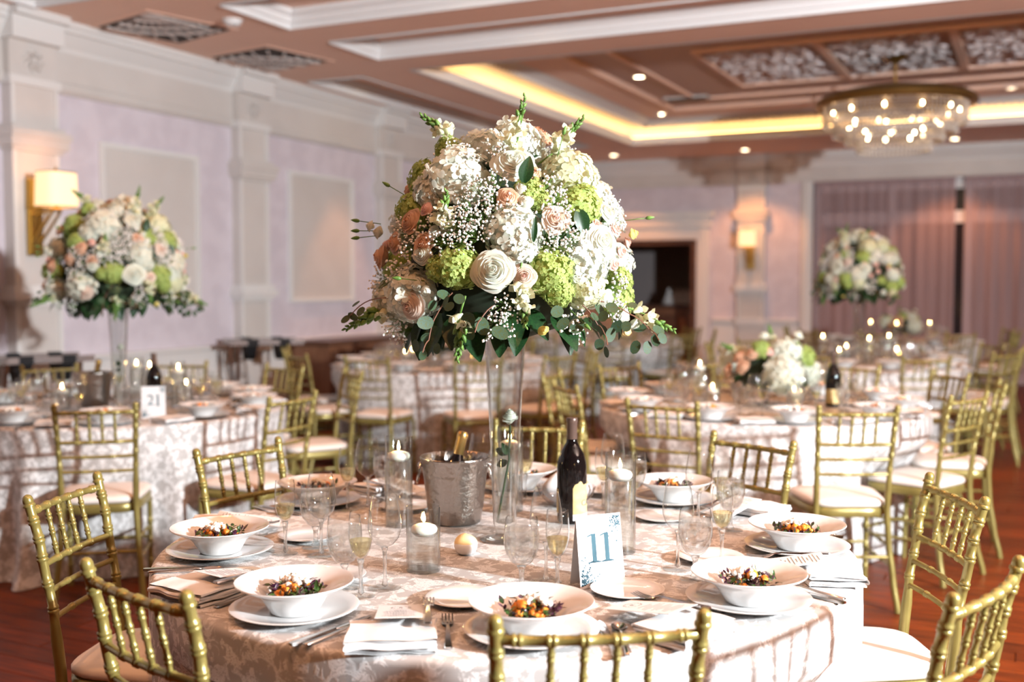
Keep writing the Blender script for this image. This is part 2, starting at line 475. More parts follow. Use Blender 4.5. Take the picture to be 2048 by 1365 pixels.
def pilaster(parent, along, c0, w=0.42):
    """one fluted pier on a wall: shaft, capital, ledge, base, frieze block with rosette"""
    def P(p, c, z):
        return (XL + p, c, z) if along == 'Y' else (c, YB - p, z)
    def bx(b, p0, p1, c0_, c1_, z0, z1):
        a = P(p0, c0_, z0); d = P(p1, c1_, z1)
        b.box(min(a[0], d[0]), max(a[0], d[0]), min(a[1], d[1]), max(a[1], d[1]), min(a[2], d[2]), max(a[2], d[2]))
    h = w / 2
    b = MB(); bx(b, 0, 0.09, c0-h, c0+h, 0, 3.22)
    sh = put('pilaster', b.mesh('pilaster', M['cream'], False), parent)
    def part(name, boxes, m):
        b = MB()
        for q in boxes: bx(b, *q)
        return put(name, b.mesh(name, m, False), sh)
    part('fillet', [(0.09, 0.105, c0-h, c0-h+0.035, 0.9, 2.42), (0.09, 0.105, c0+h-0.035, c0+h, 0.9, 2.42),
                    (0.09, 0.105, c0-h, c0-h+0.03, 2.62, 2.93), (0.09, 0.105, c0+h-0.03, c0+h, 2.62, 2.93)], M['trim'])
    part('capital', [(0.0, 0.13, c0-h-0.02, c0+h+0.02, 2.42, 2.45), (0.0, 0.16, c0-h-0.05, c0+h+0.05, 2.45, 2.52),
                     (0.0, 0.18, c0-h-0.06, c0+h+0.06, 2.52, 2.57), (0.0, 0.14, c0-h-0.03, c0+h+0.03, 2.57, 2.61)], M['cream'])
    part('ledge', [(0.0, 0.125, c0-h-0.02, c0+h+0.02, 1.29, 1.33), (0.0, 0.16, c0-h-0.05, c0+h+0.05, 1.33, 1.39),
                   (0.0, 0.13, c0-h-0.03, c0+h+0.03, 1.39, 1.44)], M['trim'])
    part('base', [(0.0, 0.12, c0-h-0.02, c0+h+0.02, 0, 0.22), (0.0, 0.13, c0-h-0.03, c0+h+0.03, 0.80, 0.90)], M['trim'])
    part('collar', [(0.0, 0.12, c0-h-0.02, c0+h+0.02, 2.90, 2.96), (0, 0.22, c0-h-0.03, c0+h+0.03, 3.38, 3.44),
                    (0, 0.16, c0-h-0.02, c0+h+0.02, 3.22, 3.38)], M['trim'])
    b = MB()
    for k in range(8):
        a = 2*PI*k/8
        pts = []
        for q in range(6):
            rr = 0.03 + 0.085*q/5; aa = a + 0.9*q/5
            pts.append(P(0.095 + 0.012*math.sin(q), c0 + rr*math.cos(aa), 3.09 + 0.85*rr*math.sin(aa)))
        b.tube(pts, [0.006, 0.012, 0.015, 0.014, 0.01, 0.004], 6)
    b.sphere(P(0.095, c0, 3.09), 0.028, 8, 6)
    put('rosette', b.mesh('rosette', M['cream']), sh)
    return sh
PYS = [5.77, 8.27, 10.72, 13.15, 15.55, 3.32, 0.9]
for y in PYS: pilaster(wl, 'Y', y)
def wall_panel(parent, along, c0, c1, z0, z1):
    def bx(b, p0, p1, a0, a1, zz0, zz1):
        if along == 'Y': b.box(XL+p0, XL+p1, a0, a1, zz0, zz1)
        else: b.box(a0, a1, YB-p1, YB-p0, zz0, zz1)
    b = MB(); bx(b, 0, 0.012, c0, c1, z0, z1)
    pn = put('wall_panel', b.mesh('wall_panel', M['cream'], False), parent)
    t = 0.045
    for q in ((c0-t, c0, z0-t, z1+t), (c1, c1+t, z0-t, z1+t), (c0, c1, z0-t, z0), (c0, c1, z1, z1+t)):
        b = MB(); bx(b, 0, 0.03, *q); 
        i = 0.012
        bx(b, 0.03, 0.042, q[0]+i, q[1]-i, q[2]+i, q[3]-i)
        put('frame_bar', b.mesh('frame_bar', M['trim'], False), pn)
for y0, y1 in ((6.50, 7.55), (8.94, 10.0), (11.4, 12.45), (13.85, 14.85), (4.05, 5.1), (1.6, 2.65)):
    wall_panel(wl, 'Y', y0, y1, 1.30, 2.54)

# ---- back wall with doorway and curtained window
DX0, DX1, DZ = -6.25, -4.84, 2.15
WX0 = -3.03
bw = MB()
bw.box(XL, DX0, YB, YB+0.2, 0, ZC+0.6); bw.box(DX1, WX0, YB, YB+0.2, 0, ZC+0.6)
bw.box(DX0, DX1, YB, YB+0.2, DZ, ZC+0.6); bw.box(WX0, XR, YB, YB+0.2, 2.99, ZC+0.6)
wb = struct('wall_back', bw.mesh('wall_back', M['wallpaper'], False))
def runX(prof, x0, x1, name, m, parent):
    b = MB(); n = len(prof)
    v = [(x0, YB - p, z) for p, z in prof] + [(x1, YB - p, z) for p, z in prof]
    f = [(i, i+1, n+i+1, n+i) for i in range(n-1)] + [tuple(range(n)), tuple(range(2*n-1, n-1, -1))]
    return put(name, b.add(v, f).mesh(name, m, False), parent)
runX(CROWN, XL, XR, 'crown_molding', M['trim'], wb)
runX([(0, 2.99), (0.03, 2.99), (0.03, 3.02), (0.018, 3.03), (0.018, 3.22), (0, 3.22)], XL, XR, 'frieze', M['cream'], wb)
for xa, xb in ((XL, DX0-0.25), (DX1+0.25, WX0-0.2)):
    runX([(0, 0.80), (0.03, 0.80), (0.05, 0.86), (0.05, 0.885), (0, 0.89)], xa, xb, 'chair_rail', M['trim'], wb)
    runX([(0, 0.0), (0.03, 0.0), (0.03, 0.16), (0.015, 0.18), (0.015, 0.80), (0, 0.80)], xa, xb, 'wainscot', M['trim'], wb)
pilaster(wb, 'X', -3.96)
# casing of the doorway and of the window
dc = MB()
for x0, x1 in ((DX0-0.2, DX0), (DX1, DX1+0.2)):
    dc.box(x0, x1, YB-0.05, YB, 0, DZ+0.2); dc.box(x0+0.05, x1-0.05, YB-0.07, YB-0.05, 0, DZ+0.2)
dc.box(DX0, DX1, YB-0.05, YB, DZ, DZ+0.2)
dc.box(DX0-0.24, DX1+0.24, YB-0.09, YB, DZ+0.2, DZ+0.36); dc.box(DX0-0.30, DX1+0.30, YB-0.14, YB, DZ+0.36, DZ+0.44)
put('door_casing', dc.mesh('door_casing', M['trim'], False), wb)
wc = MB(); wc.box(WX0-0.17, WX0, YB-0.06, YB+0.2, 0, 2.99); wc.box(WX0-0.12, WX0-0.05, YB-0.09, YB-0.06, 0, 2.99)
put('window_casing', wc.mesh('window_casing', M['trim'], False), wb)
# window wall: dark glass in a light frame behind the curtains
win = struct('window_1', MB().box(WX0, XR, YB+0.17, YB+0.2, 0, 2.99).mesh('window_1', M['night'], False))
for x in [WX0 + 0.05 + 1.07*k for k in range(9)]:
    put('mullion', MB().box(x-0.045, x+0.045, YB+0.12, YB+0.17, 0, 2.99).mesh('mullion', M['white'], False), win)
for z in (0.05, 2.42, 2.92):
    put('transom', MB().box(WX0, XR, YB+0.125, YB+0.165, z-0.09, z+0.09).mesh('transom', M['white'], False), win)
# room beyond the doorway
al = MB(); al.box(DX0-0.9, DX1+0.9, YB+2.2, YB+2.35, 0, 2.8); al.box(DX0-0.95, DX0-0.9, YB+0.2, YB+2.2, 0, 2.8)
al.box(DX1+0.9, DX1+0.95, YB+0.2, YB+2.2, 0, 2.8); al.box(DX0-0.9, DX1+0.9, YB+0.2, YB+2.3, 2.8, 2.85)
struct('wall_beyond', al.mesh('wall_beyond', M['grey_wall'], False))
dj = MB(); dj.box(DX1-0.10, DX1-0.005, YB-0.02, YB+0.25, 0.0, DZ-0.003); dj.box(DX0+0.005, DX0+0.10, YB-0.02, YB+0.25, 0, DZ-0.003)
dj.box(DX0+0.10, DX1-0.10, YB-0.02, YB+0.25, DZ-0.08, DZ-0.003)
struct('trim_1', dj.mesh('trim_1', M['dark_wood'], False))

# ---- ceiling with coffers and the big tray
HOLES = [(-6.50, -5.84, 2.2, 5.66, 'c'), (-6.50, -5.84, 8.89, 14.9, 'c'), (-5.27, 2.65, 6.17, 7.0, 'c'), (-5.27, 2.65, 7.5, 8.27, 'c'),
         (-5.27, 2.65, 4.8, 5.66, 'c'), (-5.25, 2.65, 8.82, 15.0, 't')]
xs = sorted({XL, XR} | {h[0] for h in HOLES} | {h[1] for h in HOLES}); ys = sorted({YF, YB} | {h[2] for h in HOLES} | {h[3] for h in HOLES})
cb = MB()
for i in range(len(xs)-1):
    for j in range(len(ys)-1):
        mx_, my_ = (xs[i]+xs[i+1])/2, (ys[j]+ys[j+1])/2
        if any(h[0] < mx_ < h[1] and h[2] < my_ < h[3] for h in HOLES): continue
        cb.box(xs[i], xs[i+1], ys[j], ys[j+1], ZC, ZC+0.095)
cb.box(XL, XR, YF, YB, ZC+0.46, ZC+0.5)  # unseen lid added over the coffers and tray to stop light leaking in
cei = struct('ceiling', cb.mesh('ceiling', M['ceil'], False))
def ring_mold(h, prof, name, m, parent):
    """sweep (inward offset, z) profile round the inside of a rectangular hole"""
    x0, x1, y0, y1 = h[:4]; n = len(prof); v = []; f = []
    for d, z in prof:
        v += [(x0+d, y0+d, z), (x1-d, y0+d, z), (x1-d, y1-d, z), (x0+d, y1-d, z)]
    for i in range(n-1):
        for k in range(4):
            f.append((i*4+k, i*4+(k+1) % 4, (i+1)*4+(k+1) % 4, (i+1)*4+k))
    return put(name, MB().add(v, f).mesh(name, m, False), parent)
for h in HOLES:
    x0, x1, y0, y1, k = h
    if k == 'c':
        put('coffer_panel', MB().box(x0-0.02, x1+0.02, y0-0.02, y1+0.02, ZC+0.13, ZC+0.16).mesh('coffer_panel', M['ceil'], False), cei)
        ring_mold(h, [(0.0, ZC-0.012), (0.012, ZC-0.012), (0.012, ZC+0.03), (0.03, ZC+0.04), (0.04, ZC+0.075), (0.075, ZC+0.10), (0.085, ZC+0.13)], 'coffer_molding', M['white'], cei)
T = HOLES[-1]
ring_mold(T, [(-0.03, ZC-0.006), (0.03, ZC-0.006), (0.035, ZC+0.02), (0.02, ZC+0.05), (0.035, ZC+0.085), (0.03, ZC+0.10), (-0.10, ZC+0.10)], 'tray_lip', M['white'], cei)
ring_mold(T, [(-0.10, ZC+0.10), (-0.12, ZC+0.20), (0.06, ZC+0.235), (0.26, ZC+0.25)], 'tray_cove', M['trim'], cei)
ring_mold(T, [(0.26, ZC+0.25), (0.28, ZC+0.225), (0.33, ZC+0.225), (0.40, ZC+0.27), (0.44, ZC+0.285)], 'tray_crown', M['trim'], cei)
ring_mold(T, [(0.44, ZC+0.285), (0.80, ZC+0.325), (0.83, ZC+0.30), (0.90, ZC+0.30), (0.93, ZC+0.345)], 'tray_soffit', M['ceil'], cei)
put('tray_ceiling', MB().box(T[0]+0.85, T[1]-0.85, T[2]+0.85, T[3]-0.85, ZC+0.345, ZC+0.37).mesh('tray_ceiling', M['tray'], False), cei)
# little dentil blocks under the inner crown, joined into one run
db = MB()
x0, x1, y0, y1 = T[:4]; d = 0.275
k = x0 + d
while k < x1 - d:
    db.box(k, k+0.05, y1-d-0.05, y1-d, ZC+0.195, ZC+0.235); db.box(k, k+0.05, y0+d, y0+d+0.05, ZC+0.195, ZC+0.235); k += 0.09
k = y0 + d
while k < y1 - d:
    db.box(x0+d, x0+d+0.05, k, k+0.05, ZC+0.195, ZC+0.235); db.box(x1-d-0.05, x1-d, k, k+0.05, ZC+0.195, ZC+0.235); k += 0.09
tag(put('dentils', db.mesh('dentils', M['trim'], False), cei), kind='stuff')
sb = MB(); e = 0.05
sb.box(x0-e, x1+e, y1+e-0.02, y1+e, ZC+0.104, ZC+0.116); sb.box(x0-e, x1+e, y0-e, y0-e+0.02, ZC+0.104, ZC+0.116)
sb.box(x0-e, x0-e+0.02, y0, y1, ZC+0.104, ZC+0.116); sb.box(x1+e-0.02, x1+e, y0, y1, ZC+0.104, ZC+0.116)
put('cove_light', sb.mesh('cove_light', M['strip'], False), cei)
# three plaster relief panels over the chandelier
ZT = ZC + 0.345
r3 = random.Random(3)
def relief_mesh(w, l):
    b = MB()
    for k in range(150):
        x, y = r3.uniform(-w/2+0.06, w/2-0.06), r3.uniform(-l/2+0.06, l/2-0.06)
        a0 = r3.uniform(0, 6.28); rr = r3.uniform(0.05, 0.11); sg = r3.choice((-1, 1)); pts = []
        for q in range(7):
            a = a0 + sg*q*0.55; q2 = rr*(1-0.1*q)
            pts.append((max(-w/2, min(w/2, x + q2*math.cos(a))), max(-l/2, min(l/2, y + q2*math.sin(a))), -0.012 - 0.006*math.sin(q)))
        b.tube(pts, [0.006, 0.014, 0.018, 0.018, 0.015, 0.012, 0.006], 5)
    return b.mesh('relief', M['relief'])
rm = relief_mesh(1.1, 1.9)
for i, xc in enumerate((-2.53, -1.31, -0.09)):
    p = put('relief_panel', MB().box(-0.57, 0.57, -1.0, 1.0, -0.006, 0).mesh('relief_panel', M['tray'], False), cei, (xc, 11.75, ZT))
    tag(put('relief', rm, p, (0, 0, 0), (0, 0, PI if i == 1 else 0)), kind='stuff')
    fb = MB()
    for q in ((-0.61, -0.57, -1.04, 1.04), (0.57, 0.61, -1.04, 1.04), (-0.57, 0.57, -1.04, -1.0), (-0.57, 0.57, 1.0, 1.04)):
        fb.box(q[0], q[1], q[2], q[3], -0.035, 0)
    put('panel_frame', fb.mesh('panel_frame', M['ceil'], False), p)
fb = MB()
for q in ((-3.9, 1.3, 10.0, 10.05), (-3.9, 1.3, 13.45, 13.5), (-3.9, -3.85, 10.0, 13.5), (1.25, 1.3, 10.0, 13.5)):
    fb.box(q[0], q[1], q[2], q[3], ZT-0.03, ZT)
put('border_molding', fb.mesh('border_molding', M['ceil'], False), cei)

# recessed ceiling lights: every one a fitting of its own with its own lamp
CANS = [(-3.68, 7.88, ZC+0.13), (-6.15, 9.75, ZC+0.13), (-4.05, 11.8, ZT), (-4.6, 14.3, ZC+0.31), (-0.27, 14.15, ZC+0.31), (-0.3, 9.6, ZC+0.31), (1.4, 11.8, ZT),
        (-6.15, 12.6, ZC+0.13), (-0.9, 7.88, ZC+0.13), (1.9, 7.88, ZC+0.13), (-3.68, 6.6, ZC+0.13), (-0.9, 6.6, ZC+0.13), (1.9, 6.6, ZC+0.13),
        (-3.6, 4.0, ZC), (-1.0, 3.6, ZC), (1.6, 4.0, ZC), (-3.4, 1.4, ZC), (-0.8, 0.9, ZC), (1.8, 1.4, ZC), (-6.15, 4.0, ZC+0.13), (-5.9, 16.0, ZC), (-3.9, 16.2, ZC), (-1.0, 16.2, ZC)]
can_lens = MB().lathe([(0.0, -0.004), (0.055, -0.004), (0.055, 0.0)], 20).mesh('lens', M['can'])
can_ring = MB().lathe([(0.055, -0.002), (0.057, -0.012), (0.078, -0.012), (0.085, -0.004), (0.085, 0.0)], 20).mesh('can_trim', M['white'])
for i, (x, y, z) in enumerate(CANS):
    t = thing('recessed_light', 'round recessed ceiling light glowing warm white', 'light', (x, y, z), 0, 'recessed ceiling lights')
    put('lens', can_lens, t); put('trim_ring', can_ring, t)
    lamp('can_lamp', 'SPOT', (x, y, z - 0.03), CAN_POWER, WARM, 0.05, 54 if x < -6 else 104, 0.4)

# ornate square air grilles and a smoke detector
def grille(x, y, rz, label):
    t = thing('air_grille', label, 'air vent', (x, y, ZC), rz)
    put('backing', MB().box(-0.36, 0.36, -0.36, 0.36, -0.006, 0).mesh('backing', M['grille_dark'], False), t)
    fr = MB()
    for q in ((-0.40, -0.34, -0.40, 0.40), (0.34, 0.40, -0.40, 0.40), (-0.34, 0.34, -0.40, -0.34), (-0.34, 0.34, 0.34, 0.40)):
        fr.box(q[0], q[1], q[2], q[3], -0.005, 0)
    put('frame', fr.mesh('frame', M['ceil'], False), t)
    for k in range(9):
        a = math.radians(5 + 80*k/8)
        L = 0.66/max(math.cos(a), math.sin(a))*0.98
        x0_, y0_ = -0.335, -0.335
        b = MB(); Mx = Matrix.Translation((x0_, y0_, 0)) @ Matrix.Rotation(a, 4, 'Z')
        b.box(0.05, min(L, 0.86), -0.008, 0.008, -0.02, -0.006, Mx)
        put('slat', b.mesh('slat', M['grille'], False), t)
    for rr in (0.2, 0.42, 0.6):
        pts = [(-0.335 + rr*math.cos(a), -0.335 + rr*math.sin(a), -0.014) for a in [PI/2*q/14 for q in range(15)]]
        put('arc', MB().tube(pts, 0.014, 6).mesh('arc', M['grille']), t)
    b = MB(); b.lathe([(0.0, -0.03), (0.05, -0.025), (0.085, -0.006)], 12, Matrix.Translation((-0.28, -0.28, 0))); 
    put('rosette', b.mesh('rosette', M['grille']), t)
grille(-6.13, 6.56, math.radians(75), 'ornate square fan-pattern air grille in the ceiling above the sconce')
grille(-6.13, 7.86, math.radians(-100), 'ornate square fan-pattern air grille in the ceiling above the framed panel')
t = thing('smoke_detector', 'round white smoke detector on the ceiling beside the ornate grille', 'detector', (-5.48, 6.58, ZC))
put('body', MB().lathe([(0, -0.045), (0.05, -0.043), (0.062, -0.03), (0.068, -0.012)], 20).mesh('body', M['white']), t)
put('base', MB().lathe([(0.068, -0.012), (0.076, -0.012), (0.076, 0.0)], 20).mesh('base', M['white']), t)

# flat supply diffuser in the tray
t = thing('ceiling_diffuser', 'long flat air diffuser set into the tray ceiling', 'air vent', (-3.95, 13.35, ZC+0.335), 0)
put('plate', MB().box(-0.28, 0.28, -0.12, 0.12, -0.02, 0).mesh('plate', M['trim'], False), t)
for k in range(4):
    put('slat', MB().box(-0.24, 0.24, -0.09+0.05*k, -0.07+0.05*k, -0.028, -0.02).mesh('slat', M['grille_dark'], False), t)

# ---- chandelier
def crystal_mat():
    m, nt, b, out = new_mat('crystal')
    b.inputs['Base Color'].default_value = (0.86, 0.80, 0.76, 1); b.inputs['Roughness'].default_value = 0.08; b.inputs['Specular IOR Level'].default_value = 1.0
    tr = N(nt, 'ShaderNodeBsdfTransparent'); tr.inputs['Color'].default_value = (0.96, 0.92, 0.88, 1)
    mx = N(nt, 'ShaderNodeMixShader'); mx.inputs['Fac'].default_value = 0.5
    nt.links.new(b.outputs[0], mx.inputs[1]); nt.links.new(tr.outputs[0], mx.inputs[2]); nt.links.new(mx.outputs[0], out.inputs['Surface'])
    return m
M['crystal'] = crystal_mat()
M['bulb'] = emit_mat('bulb', (1.0, 0.74, 0.42), 34)
ch = thing('chandelier', 'large round brass chandelier with tiers of crystal strands', 'chandelier', (-1.31, 11.85, ZT))
put('canopy', MB().lathe([(0.0, -0.09), (0.03, -0.085), (0.12, -0.03), (0.15, -0.006), (0.15, 0.0)], 24).mesh('canopy', M['dark_brass']), ch)
put('rod', MB().tube([(0, 0, -0.06), (0, 0, -0.45)], 0.014, 8).mesh('rod', M['dark_brass']), ch)
zr = -0.44
put('ring', MB().lathe([(0.0, zr+0.09), (0.3, zr+0.085), (0.6, zr+0.06), (0.72, zr+0.03), (0.79, zr-0.02), (0.80, zr-0.07), (0.77, zr-0.085), (0.755, zr-0.06), (0.70, zr-0.01), (0.3, zr+0.03), (0.0, zr+0.03)], 48).mesh('ring', M['dark_brass']), ch)
rc = random.Random(9)
for (R0, z0, L, n) in ((0.70, zr-0.07, 0.22, 96), (0.60, zr-0.17, 0.20, 84), (0.48, zr-0.27, 0.18, 68), (0.36, zr-0.37, 0.16, 52)):
    tr = put('tier_hoop', MB().tube([(R0*math.cos(a), R0*math.sin(a), z0) for a in [2*PI*k/36 for k in range(37)]], 0.008, 6).mesh('tier_hoop', M['brass']), ch)
    b = MB()
    for k in range(n):
        a = 2*PI*k/n; x, y = R0*math.cos(a), R0*math.sin(a)
        m_ = int(L/0.032)
        for q in range(m_):
            s = 0.0125 if q < m_-1 else 0.020
            zz = z0 - 0.02 - q*0.032 - (0.01 if q == m_-1 else 0)
            b.add([(x+s, y, zz), (x, y+s, zz), (x-s, y, zz), (x, y-s, zz), (x, y, zz+s*1.3), (x, y, zz-s*1.5)],
                  [(0,1,4),(1,2,4),(2,3,4),(3,0,4),(1,0,5),(2,1,5),(3,2,5),(0,3,5)])
    tag(put('crystal_strands', b.mesh('crystal_strands', M['crystal'], False), tr), kind='stuff')
bm_ = MB().sphere((0, 0, 0), 0.013, 10, 7, 1.5).mesh('bulb', M['bulb'])
for (R0, z0, n, o_) in ((0.62, zr-0.14, 11, 0.1), (0.45, zr-0.27, 9, 0.3), (0.28, zr-0.38, 7, 0.2)):
    for k in range(n):
        a = 2*PI*k/n + o_
        put('bulb', bm_, ch, (R0*math.cos(a), R0*math.sin(a), z0))

# ---- sconces
def sconce(loc, rz, label):
    """built facing +Y, back on the wall at y=0, origin at plate bottom"""
    t = thing('wall_sconce', label, 'lamp', loc, rz)
    b = MB(); b.box(-0.065, 0.065, 0, 0.02, 0.0, 0.56); b.box(-0.05, 0.05, 0.02, 0.03, 0.015, 0.545)
    put('back_plate', b.mesh('back_plate', M['brass'], False), t)
    for sx_ in (-0.035, 0.035):
        b = MB(); b.tube([(sx_, 0.03, 0.10), (sx_, 0.05, 0.12), (sx_, 0.22, 0.30), (sx_, 0.24, 0.335)], 0.011, 8)
        put('arm', b.mesh('arm', M['brass']), t)
    b = MB(); b.tube([(0, 0.03, 0.30), (0, 0.235, 0.335)], 0.009, 8); b.lathe([(0, 0.33), (0.03, 0.335), (0.02, 0.345), (0.012, 0.36), (0.012, 0.62), (0.006, 0.635), (0, 0.65)], 10, Matrix.Translation((0, 0.235, 0)))
    put('stem', b.mesh('stem', M['brass']), t)
    def sh(u, v):
        a = PI*2*u
        ex = 4.0
        c_, s_ = math.cos(a), math.sin(a)
        r_ = (abs(c_)**ex + abs(s_)**ex)**(-1/ex)
        return (0.135*r_*c_*(1-0.06*v), 0.235 + 0.115*r_*s_*(1-0.06*v), 0.35 + 0.25*v)
    put('shade', MB().sheet(sh, 40, 4, closeu=True).mesh('shade', M['shade'], True, 60), t)
    for v in (0.0, 1.0):
        put('shade_band', MB().tube([Vector(sh(u/40, v)) for u in range(41)], 0.004, 4).mesh('shade_band', M['brass']), t)
    wp = t.matrix_basis @ Vector((0, 0.235, 0.62))
    lamp('sconce_lamp', 'POINT', (Matrix.Translation(loc) @ Matrix.Rotation(rz, 4, 'Z')) @ Vector((0, 0.235, 0.63)), 1.6, WARM, 0.04)
    return t
sconce((XL+0.106, 5.73, 1.66), -PI/2, 'brass wall sconce with cream shade on the pier beside the long damask wall')
sconce((-3.96, YB-0.106, 1.66), PI, 'brass wall sconce with cream shade on the pier between doorway and curtains')

# ---- sheer curtains, each panel a thing
def curtain_mat():
    m, nt, b, out = new_mat('sheer_voile')
    b.inputs['Base Color'].default_value = (0.58, 0.405, 0.41, 1); b.inputs['Roughness'].default_value = 0.9
    tr = N(nt, 'ShaderNodeBsdfTransparent'); tr.inputs['Color'].default_value = (0.9, 0.85, 0.87, 1)
    tc = N(nt, 'ShaderNodeTexCoord'); wv = N(nt, 'ShaderNodeTexNoise', i_Scale=3.0, i_Detail=2.0)
    mp = N(nt, 'ShaderNodeMapping'); mp.inputs['Scale'].default_value = (6, 1, 0.15)
    nt.links.new(tc.outputs['Object'], mp.inputs[0]); nt.links.new(mp.outputs[0], wv.inputs['Vector'])
    mr = N(nt, 'ShaderNodeMapRange'); mr.inputs['To Min'].default_value = 0.25; mr.inputs['To Max'].default_value = 0.55
    nt.links.new(wv.outputs['Fac'], mr.inputs['Value'])
    mx = N(nt, 'ShaderNodeMixShader'); nt.links.new(mr.outputs[0], mx.inputs[0])
    nt.links.new(b.outputs[0], mx.inputs[1]); nt.links.new(tr.outputs[0], mx.inputs[2])
    nt.links.new(mx.outputs[0], out.inputs['Surface'])
    return m
M['voile'] = curtain_mat()
def curtain(x0, x1, seed, label):
    r = random.Random(seed); ph = [r.uniform(0, 6) for _ in range(4)]
    n = int((x1-x0)*44)
    def fn(u, v):
        x = x0 + (x1-x0)*u
        a = 0.5 + 0.5*(1-v)
        y = YB + 0.03 + a*(0.028*math.sin(x*38+ph[0]+1.2*math.sin(x*5+ph[1])) + 0.015*math.sin(x*17+ph[2]))
        return (x - x0, y - YB, 0.02 + 2.93*v)
    t = thing('sheer_curtain', label, 'curtain', (x0, YB, 0), 0)
    put('voile', MB().sheet(fn, n, 6).mesh('voile', M['voile'], True, None), t)
    put('heading', MB().box(0, x1-x0, 0.0, 0.05, 2.93, 2.985).mesh('heading', M['voile'], False), t)
curtain(WX0+0.01, -1.02, 1, 'sheer mauve curtain hanging beside the pier with the sconce')
curtain(-0.90, 1.6, 2, 'sheer mauve curtain across the dark gap from the pier-side panel')
curtain(1.62, XR-0.02, 3, 'sheer mauve curtain at the far end of the window wall')

# ---- counter seen through the doorway
t = thing('bar_counter', 'dark wooden counter standing in the room beyond the doorway', 'counter', (-5.35, YB+1.15, 0))
put('body', MB().box(-0.75, 0.75, -0.28, 0.28, 0, 1.02).mesh('body', M['brown_wood'], False), t)
put('top', MB().box(-0.8, 0.8, -0.32, 0.32, 1.02, 1.07).mesh('top', M['dark_wood'], False), t)
for x in (-0.37, 0.37):
    put('front_panel', MB().box(x-0.3, x+0.3, -0.30, -0.28, 0.15, 0.9).mesh('front_panel', M['dark_wood'], False), t)
t = thing('napkin_pile', 'crumpled white and amber napkins heaped on the dark counter', 'napkins', (-5.45, YB+1.1, 1.07))
for k in range(5):
    def fn(u, v, k=k):
        a = 2*PI*u; r_ = 0.15*v*(1+0.3*math.sin(3*a+k)); return (0.1*(k-2) + r_*math.cos(a), 0.03*(k % 2) + r_*math.sin(a), 0.015 + 0.24*(1-v)**1.3*(1+0.25*math.sin(5*a+k)) )
    put('napkin', MB().sheet(fn, 16, 5, closeu=True).mesh('napkin', M['napkin']), t)

# ---------------------------------------------------------------- chairs
def ringed(path_fn, L, r, rings, extra=None, n=9, step=0.04, rs=1.34):
    """tube along path_fn(s), s in 0..L, with bamboo double rings at the given s"""
    st = []
    s = 0.0
    while s < L: st.append((s, r)); s += step
    st.append((L, r))
    for p in rings:
        st = [q for q in st if abs(q[0]-p) > 0.011]
        st += [(p-0.010, r), (p-0.008, r*1.18), (p-0.005, r*rs), (p-0.002, r*1.2), (p, r*1.02), (p+0.002, r*1.2), (p+0.005, r*rs), (p+0.008, r*1.18), (p+0.010, r)]
    if extra: st += extra
    st = sorted(q for q in st if -0.0001 <= q[0] <= L + 0.06)
    return [path_fn(q[0]) for q in st], [q[1] for q in st]

def interp(keys, z):
    for (z0, *a), (z1, *b) in zip(keys, keys[1:]):
        if z <= z1:
            t = (z-z0)/(z1-z0); t = t*t*(3-2*t)*0.5 + t*0.5
            return [p+(q-p)*t for p, q in zip(a, b)]
    return list(keys[-1][1:])
POST = [(0.0, 0.192, -0.255), (0.15, 0.178, -0.222), (0.30, 0.165, -0.198), (0.45, 0.158, -0.190), (0.62, 0.161, -0.205), (0.78, 0.166, -0.232), (0.95, 0.173, -0.268)]
def post_xy(z, sx):
    x, y = interp(POST, z); return x*sx, y
chair_meshes = {}
def cm(name, b, m, angle=50): chair_meshes[name] = b.mesh(name, m, True, angle)
for side, sx in (('l', -1), ('r', 1)):
    b = MB()
    fn = lambda z, sx=sx: (*post_xy(z, sx), z)
    # lower leg thicker, upper bamboo part with rings, domed finial
    pts, rad = ringed(fn, 0.898, 0.0118, [0.635, 0.70, 0.768, 0.815, 0.862], rs=1.22)
    rad = [r*(1.22 if p[2] < 0.58 else 1.0) for p, r in zip(pts, rad)]
    for z, r in ((0.8985, 0.0152), (0.903, 0.0156), (0.907, 0.0125), (0.909, 0.0132), (0.917, 0.0130), (0.923, 0.0112), (0.927, 0.0075), (0.929, 0.002)):
        pts.append(fn(z)); rad.append(r)
    b.tube(pts, rad, 12)
    cm('back_post_' + side, b, M['gold'])
def rail(z, r, bow, rings, name, xin=0.004):
    x1, y1 = post_xy(z, 1)
    W = x1 - xin
    fn = lambda s: (-W + s, y1 - bow*(1-((s-W)/W)**2), z)
    pts, rad = ringed(fn, 2*W, r, rings(W), n=8, step=0.05, rs=1.3)
    b = MB(); b.tube(pts, rad, 10); cm(name, b, M['gold'])
SPX = (-0.081, -0.027, 0.027, 0.081)
rail(0.884, 0.0092, 0.016, lambda W: [W+x for x in SPX] + [0.03, 2*W-0.03], 'top_rail')
rail(0.748, 0.0085, 0.014, lambda W: [W+x for x in SPX], 'middle_rail')
rail(0.680, 0.0075, 0.013, lambda W: [W-0.06, W+0.06], 'lower_rail')
rail(0.612, 0.0075, 0.012, lambda W: [W-0.06, W+0.06], 'bottom_rail')
def rail_y(z, x, bow):
    x1, y1 = post_xy(z, 1); return y1 - bow*(1-(x/(x1-0.004))**2)
b = MB()
dy = rail_y(0.884, 0.05, 0.016) - rail_y(0.748, 0.05, 0.014)
fn = lambda s: (0, dy*s/0.136, s)
pts, rad = ringed(fn, 0.136, 0.0062, [0.03, 0.068, 0.106], step=0.03, rs=1.35)
b.tube(pts, rad, 8); cm('spindle', b, M['gold'])
